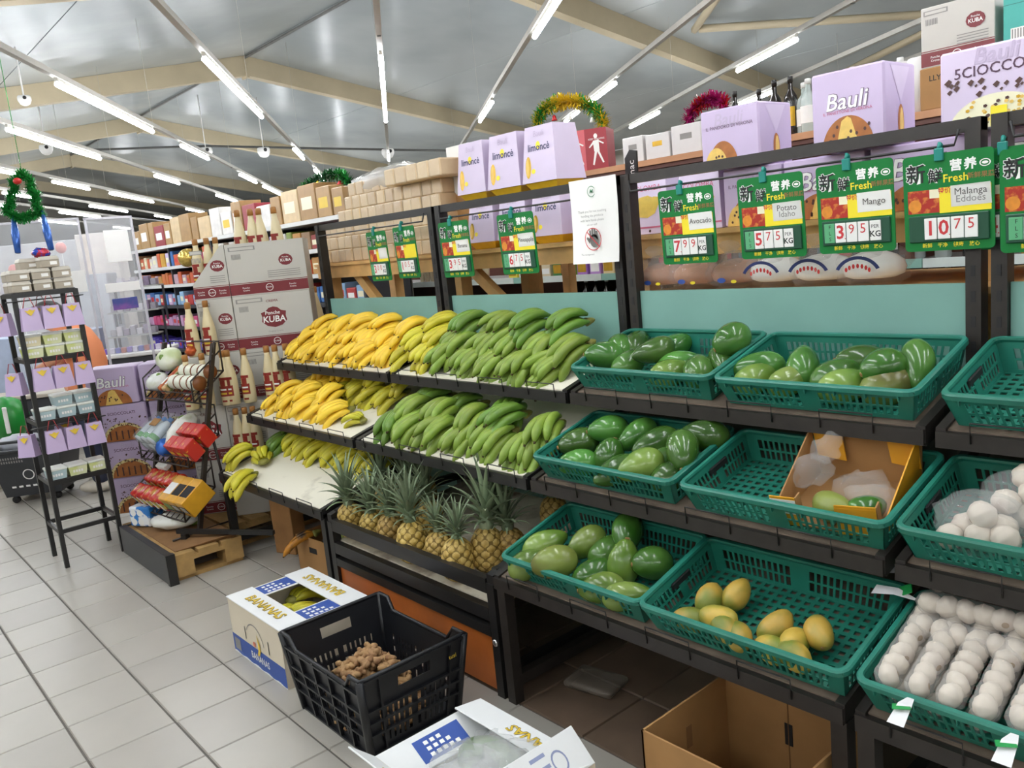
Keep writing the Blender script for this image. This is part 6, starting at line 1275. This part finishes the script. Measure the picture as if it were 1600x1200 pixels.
# ------------------------------------------------------------------ checkout area: screens, counters, cashier
def screen(px0, px1, pyt, pyb, D, label):
    a, b = onD(px0, pyt, D), onD(px1, pyt, D * 1.04); c = onD((px0 + px1) / 2, pyb, D * 1.02); X = (b - a); X.z = 0; L = X.length; M = frame((a.x, a.y, 0), X); r = thing('clear_screen', label, 'screen', M); z1 = (a.z + b.z) / 2; z0 = c.z
    m = MB(); m.box(0, L, 0, .005, z0, z1, acrylic); ob('sheet', m, r); m = MB()
    for x in (0, L - .02): m.box(x, x + .02, -.004, .009, 0, z1 + .02, mat('milky_edge', '#d5d3da', .3, .03, alpha=.7))
    ob('edge_post', m, r)['kind'] = 'stuff'; m = MB(); m.box(0, L, -.004, .009, z1, z1 + .02, mat('milky_edge', '#d5d3da')); ob('top_edge', m, r); return M
M1 = screen(-20, 124, 348, 600, 7.4, 'clear plastic checkout screen at the far left'); M2 = screen(130, 206, 342, 560, 7.2, 'clear plastic checkout screen right of the cashier')
for px, py, wd_, hh, c, nm, lb in ((184, 384, .21, .28, paper, 'paper_sheet', 'white paper sheet taped high on the right screen'), (192, 448, .30, .08, white, 'white_sign', 'blank white sign hanging on the right screen'), (196, 474, .22, .10, mat('violet_poster', '#3f4a8c', .4, .0, 6, col2='#7b4f98', thr=(.45, .6)), 'violet_poster', 'violet and blue poster below the white sign'), (120, 440, .16, .2, white, 'white_sign', 'small white board behind the left screen edge')):
    Ms = M1 if px < 130 else M2; q = onP(px, py, Ms.translation, Ms.col[1].to_3d()); m = MB(); m.rbox(-wd_ / 2, wd_ / 2, -.004, -.0005, -hh / 2, hh / 2, c, .001); tag(ob(nm, m, None, Matrix.Translation(q) @ Ms.to_3x3().to_4x4()), lb, 'sign')
cm = mat('beige_counter', '#b9b0a2', .45, .06, 4); dk = mat('dark_counter_side', '#33343a', .5, .1)
def counter(px, py, D, L, dep, ht, label, top=white):
    q = onD(px, py, D); M = frame((q.x, q.y, 0), BD); r = thing('checkout_counter', label, 'counter', M); m = MB(); m.rbox(0, L, 0, dep, .12, ht - .04, dk, .01); ob('body', m, r); m = MB(); m.rbox(-.02, L + .02, -.02, dep + .02, ht - .04, ht, top, .008); ob('top', m, r); m = MB(); m.box(.05, L - .05, .05, dep - .05, 0, .12, black); ob('plinth', m, r); return M
zc = onD(60, 640, 7.9).z
c1 = counter(-30, 640, 7.95, .8, .4, max(.6, zc + .12), 'beige checkout counter behind the black rack', cm)
c2 = counter(158, 552, 7.8, .55, .5, onD(200, 552, 7.8).z, 'white-topped checkout counter with sweets beside the right screen', white)
for i in range(10):
    m = MB(); m.rbox(-.022, .022, -.03, .03, 0, .05, mat('sweet_%d' % (i % 4), ('#6a4aa8', '#c9c2d6', '#3a3f9c', '#a34a3a')[i % 4], .4, .1), .004); tag(ob('sweet_pack', m, None, c2 @ T(.03 + .052 * i, .08, onD(200, 552, 7.8).z + .001)), 'small sweet pack on the white-topped counter, %s from the left' % ORD[i], 'sweets', 'sweets on the checkout')
for lv in range(3):
    q = onD(168, 530 - 38 * lv, 8.5); M = frame(q, BD); r = thing('sweet_rack_tier', ('lowest', 'middle', 'top')[lv] + ' grey shelf of small sweets behind the right screen', 'shelf', M); m = MB(); m.box(0, .5, 0, .2, 0, .015, mat('grey_shelf_metal', '#9a9a96')); ob('board', m, r)
    for k in range(7): m = MB(); m.rbox(0, .055, .02, .12, .0155, .08 + .03 * (k % 2), mat('sweet_mix_%d' % (k % 3), ('#8f8a94', '#b9b4bc', '#7d6f86')[k % 3], .4, .15, 30), .004); tag(ob('sweet_box', m, None, M @ T(.03 + .065 * k, 0, 0)), 'small greyish sweet box, %s on the %s shelf behind the screen' % (ORD[k], ('lowest', 'middle', 'top')[lv]), 'sweets', 'sweets behind the screen')
    m = MB(); m.box(0, .02, .18, .2, -q.z if lv == 0 else -.36, 0, dk); m.box(.48, .5, .18, .2, -q.z if lv == 0 else -.36, 0, dk); ob('upright', m, r)['kind'] = 'stuff'
# a low shelf with clothes-like bags beside the counter
q = onZ(120, 765); 
# shopping basket on wheels
q = onZ(52, 792); cartM = frame((q.x - .25, q.y - .12, 0), BD); r = thing('basket_cart', 'dark grey wheeled shopping basket behind the black rack', 'basket', cartM); gp = mat('dark_grey_plastic', '#2e3034', .4, .1)
m = MB(); m.hexa([(0, 0, .06), (.40, 0, .06), (.40, .32, .06), (0, .32, .06), (-.06, -.06, .42), (.46, -.06, .42), (.46, .38, .42), (-.06, .38, .42)], gp); ob('body', m, r)
m = MB(); m.tube([(-.07, -.07, .42), (.47, -.07, .42), (.47, .39, .42), (-.07, .39, .42)], .014, gp, 8, True); ob('rim', m, r)
m = MB(); m.tube([(.0, -.07, .42), (.05, -.12, .50), (.35, -.12, .50), (.40, -.07, .42)], .012, gp, 8); ob('handle', m, r)
for x in (.05, .35):
    for y in (.04, .28): m = MB(); m.lathe([(.028, -.012), (.03, 0), (.028, .012)], black, 12, T(x, y, .03, math.pi / 2, 0, 0)); m.box(x - .01, x + .01, y - .012, y + .012, .03, .065, gp); ob('wheel', m, r)
m = MB(); FS = Matrix.Rotation(math.atan2(.06, .36), 4, 'X') @ FRONT
for rr in range(2):
    for k in range(9): m.rect(.03 + .018 * k, .04 + .018 * k, .30 - .028 * rr, .318 - .028 * rr, grey_ink, T(0, 0, .06) @ FS, .002)
m.ring(.20, .17, .042, .034, white_ink, T(0, 0, .06) @ FS, .002, 20)
for k in range(4): m.rect(.06 + .05 * k, .09 + .05 * k, .07, .085, white_ink, T(0, 0, .06) @ FS, .002)
ob('print', m, r)
m = MB(); m.ball(.16, .12, .07, mat('pale_grey_bag', '#a8abb5', .4, .08, 8), None, 12, 8, lambda v: v * rg.uniform(.9, 1.1)); tag(ob('grey_bag', m, None, cartM @ T(.12, .12, .45)), 'pale grey bag lying in the wheeled shopping basket', 'bag')
q = onD(14, 655, 6.9); m = MB(); m.ball(.16, .12, .19, mat('green_carrier_bag', '#1f8a34', .3, .15, 9), None, 14, 9, lambda v: v * rg.uniform(.93, 1.07)); m.rbox(.02, .055, -.135, -.12, -.10, .12, paper, .006); tag(ob('green_bag', m, None, frame((q.x, q.y, q.z), BD)), 'green carrier bag with a white handle on the checkout at the left edge', 'bag')
q = onD(12, 706, 6.9); m = MB(); m.rbox(-.3, .2, -.1, .25, 0, onD(14, 655, 6.9).z - .185, mat('pale_sack', '#b5a99c', .6, .08, 5), .05, 3); tag(ob('pale_sack', m, None, frame((q.x, q.y, 0), BD)), 'large pale sack below the green carrier bag', 'sack')

# cashier in an orange shirt, bending over the counter
PD = 6.45
skin = mat('skin', '#c98d6e', .5, .05, 6); orange = mat('orange_shirt', '#d98456', .65, .08, 5); navyc = mat('navy_trousers', '#232a3f', .7, .1, 6); hair = mat('dark_hair', '#1c1713', .6, .2, 40)
def pt(px, py, d=0.): return onD(px, py, PD + d)
def skinned(name, verts, edges, radii, m, parent, root=0):
    me = bpy.data.meshes.new(name); me.from_pydata([tuple(v) for v in verts], edges, []); o = bpy.data.objects.new(name, me); COL.objects.link(o)
    if parent is not None: o.parent = parent; MWp = MW[parent]
    md = o.modifiers.new('skin', 'SKIN'); md.use_smooth_shade = True
    for i, sv in enumerate(me.skin_vertices[0].data): sv.radius = (radii[i], radii[i]); sv.use_root = (i == root)
    ss = o.modifiers.new('sub', 'SUBSURF'); ss.levels = 2; ss.render_levels = 2; me.materials.append(m); MW[o] = Matrix(); return o
hip = pt(140, 622); hz = hip.z
sh = pt(110, 526); neck = pt(92, 512); head = pt(74, 497)
footL = Vector((hip.x, hip.y, .05)) + CR.normalized() * .02; footR = footL + BD * .16
V_ = [hip, pt(138, 588), pt(133, 553), sh, neck, head, head + Vector((-.04, -.03, -.05)),
      sh + BN * .17 + Vector((0, 0, -.05)), pt(88, 560, -.2), pt(66, 575, -.15), pt(56, 578, -.15), sh - BN * .17 + Vector((0, 0, -.05)), pt(92, 570, .15), pt(108, 606, .05), pt(112, 616, .0),
      hip + BN * .09 + Vector((0, 0, -.06)), Vector((hip.x, hip.y, hz * .52)) + BN * .10, footL + BN * .10, footL + BN * .10 - BD * .12 + Vector((0, 0, -.01)), hip - BN * .09 + Vector((0, 0, -.06)), Vector((hip.x, hip.y, hz * .52)) - BN * .10, footL - BN * .10, footL - BN * .10 - BD * .12 + Vector((0, 0, -.01))]
E_ = [(0, 1), (1, 2), (2, 3), (3, 4), (4, 5), (5, 6), (3, 7), (7, 8), (8, 9), (9, 10), (3, 11), (11, 12), (12, 13), (13, 14), (0, 15), (15, 16), (16, 17), (17, 18), (0, 19), (19, 20), (20, 21), (21, 22)]
R_ = [.12, .12, .13, .12, .055, .095, .07, .055, .042, .034, .03, .055, .042, .034, .03, .085, .058, .042, .04, .085, .058, .042, .04]
person = skinned('person', V_, E_, R_, skin, None); tag(person, 'person in an orange shirt seen from behind bending over the checkout counter', 'person')
m = MB(); m.tube([pt(*q) for q in ((140, 640), (139, 618), (138, 592), (136, 566), (130, 544), (120, 531), (108, 522), (96, 514), (90, 510))], [.13, .142, .145, .145, .14, .135, .12, .085, .06], orange, 18)
for a_, b_ in ((V_[7], V_[8]), (V_[11], V_[12])): m.tube([sh.lerp(a_, .3), a_, a_.lerp(b_, .35), a_.lerp(b_, .7)], [.09, .085, .075, .078], orange, 12)
ob('shirt', m, person)
skinned('trousers', [V_[i] for i in (0, 15, 16, 19, 20)] + [V_[16].lerp(V_[17], .97), V_[20].lerp(V_[21], .97)], [(0, 1), (1, 2), (2, 5), (0, 3), (3, 4), (4, 6)], [.14, .11, .08, .11, .08, .065, .065], navyc, person)
for fp in (footL + BN * .10, footL - BN * .10): m = MB(); m.ball(.055, .13, .05, mat('pale_shoe', '#cfc8ba', .6, .08), T(fp.x - BD.x * .05, fp.y - BD.y * .05, .05, 0, 0, math.atan2(BD.y, BD.x) - math.pi / 2), 12, 8); ob('shoe', m, person)
m = MB(); m.ball(.115, .115, .10, hair, T(*(head + Vector((.01, .01, .035)))), 14, 9); ob('hair', m, person)

# ------------------------------------------------------------------ white gondola shelves at the back left
YW = 3.4; gs = thing('white_shelving', 'long white shelving of groceries behind the liqueur cartons', 'shelf', T(-9, YW + .3, 0)); wsm = mat('white_shelf_metal', '#d5d6d4', .4, .04)
X0s, X1s = -11.35, -5.75
for z in (1.90, 1.655, 1.445, 1.20, .95, .68, .36): m = MB(); m.box(X0s, X1s, YW, YW + .45, z, z + .035, wsm if z > 1.3 else dk); ob('shelf_board', m, gs, world=True)
m = MB(); m.box(X0s, X1s, YW + .45, YW + .47, 0, 1.93, mat('dark_shelf_back', '#55544f', .6, .1)); ob('back_panel', m, gs, world=True)
for x in (X0s, X0s + 1.3, X0s + 2.6, X0s + 3.9, X1s - .03): m = MB(); m.box(x, x + .03, YW + .02, YW + .46, 0, 1.93, dk); ob('upright', m, gs, world=True)
rg = random.Random(77); palette = ['#b5823f', '#c65a32', '#8c2f2a', '#d8c9a8', '#7d8f3f', '#c99a3a', '#d9d3cf', '#a84a6a', '#3f6fae', '#8a6b4a', '#c9b8d8']
for z, hmax, cols, nm in ((1.936, .30, ['#9a7748', '#a27f4e', '#8f2733', '#d9d6d2', '#c9b088'], 'carton on top of the white shelving'), (1.691, .17, palette, 'grocery pack on the second white shelf'), (1.481, .14, ['#c65a32', '#c4703a', '#b5823f', '#b89aa8'], 'orange grocery pack on the third white shelf'), (1.236, .16, ['#c9a8c8', '#8fb5d8', '#d8d5e0', '#3f6fae', '#b0302e'], 'pale pack on the sloping white shelf'), (.986, .13, ['#b88fb8', '#c9a0c4', '#c94a7a'], 'pink and lilac pack on the dark shelf'), (.716, .12, ['#4a3aa0', '#5a4ab4', '#8a7ac8'], 'violet pack on the dark lower shelf'), (.396, .16, ['#b0302e', '#d8c9a8', '#8c2f2a', '#c9a070'], 'red and cream pack on the lowest dark shelf')):
    x = X0s + .06
    while x < X1s - .15:
        wd_ = rg.uniform(.09, .17) * (2.0 if z > 1.9 else 1); hh = hmax * rg.uniform(.65, 1); c = rg.choice(cols)
        m = MB(); m.rbox(0, wd_ - .012, 0, .22, 0, hh, mat('pack_' + c[1:], c, .45, .1, 14), .006)
        if rg.random() < .6: m.rect(wd_ * .15, wd_ * .75, hh * .3, hh * .65, rg.choice((paper, goldink, red, creamprint)), FRONT, .001)
        cnt = globals().get('_cnt', {}); _cnt = cnt; cnt[nm] = cnt.get(nm, -1) + 1; tag(ob('grocery_pack', m, None, T(x, YW + .03, z)), nm + ', %s from the left' % ORD[cnt[nm]], 'pack', nm.replace('pack', 'packs', 1).replace('carton', 'cartons', 1)); x += wd_ + rg.uniform(0, .02)
q = onY(293, 403, YW - .1); m = MB(); m.ball(.10, .10, .10, mat('gold_mirror_ball', '#c9ad5a', .2, .3, 30, metal=.7), None, 16, 10); tag(ob('gold_ball', m, None, T(*q)), 'gold mirror ball in front of the white shelving', 'bauble')
# far goods left of the screens
for i, (px, py, D, wd_, hh, c, lb) in enumerate(((150, 385, 11, .5, .35, '#d8cfc9', 'pale goods on a far shelf behind the right screen'), (145, 460, 10.5, .4, .5, '#b9bcc4', 'grey machine behind the right screen'), (40, 420, 12, 1.6, .7, '#c9c8cc', 'pale far display behind the left screen'), (60, 560, 9, 1.2, .5, '#a9b5cc', 'pale blue far counter front behind the black rack'))):
    q = onD(px, py, D); m = MB(); m.rbox(-wd_ / 2, wd_ / 2, 0, .4, -q.z, hh / 2, mat('far_goods_%d' % i, c, .6, .12, 6), .01); tag(ob('far_display', m, None, frame(q, BD)), lb, 'display')
for i, (px, py) in enumerate(((95, 387), (22, 422))): q = onD(px, py, 7.9); m = MB(); m.ball(.05, .05, .055, mat('salmon_balloon', '#d88078', .3, .05), None, 12, 8); m.tube([(0, 0, -.05), (0, 0, -q.z)], .004, paper, 4); tag(ob('balloon', m, None, T(*q)), ('right', 'left')[i] + ' salmon balloon behind the left screen', 'balloon')
# ceiling cameras and cable
for i, (px, py, D, lb) in enumerate(((38, 155, 8.2, 'white dome camera hanging at the upper left'), (72, 232, 11, 'small white dome camera below the left light'), (322, 236, 14, 'white bullet camera on the far cable'), (412, 236, 14, 'white dome camera on the far cable'), (606, 238, 14, 'white bullet camera right of the far cable centre'))):
    q = onD(px, py, D); s_ = .0075 * D; r = thing('ceiling_camera', lb, 'camera', T(*q)); m = MB(); m.lathe([(s_ * .9, s_ * .5), (s_, .3 * s_), (s_, -.2 * s_), (s_ * .7, -.8 * s_), (s_ * .3, -s_)], white, 14); ob('body', m, r); m = MB(); m.ball(s_ * .3, s_ * .3, s_ * .3, black, T(*(-(CF * s_ * .8) + CR * s_ * .5)), 8, 6); ob('lens', m, r)
    m = MB(); m.tube([(0, 0, s_ * .5), (0, 0, max(.2, roof_z(q.y) - q.z))], .008, white, 5); ob('stem', m, r)
m = MB(); m.tube([onD(120, 235, 14), onD(320, 228, 14.2), onD(500, 232, 14.3), onD(740, 236, 14.6)], .02, mat('dark_cable', '#4a4a48', .6, .1), 5); tag(ob('ceiling_cable', m), 'dark cable run along the far roof beams', 'cable')
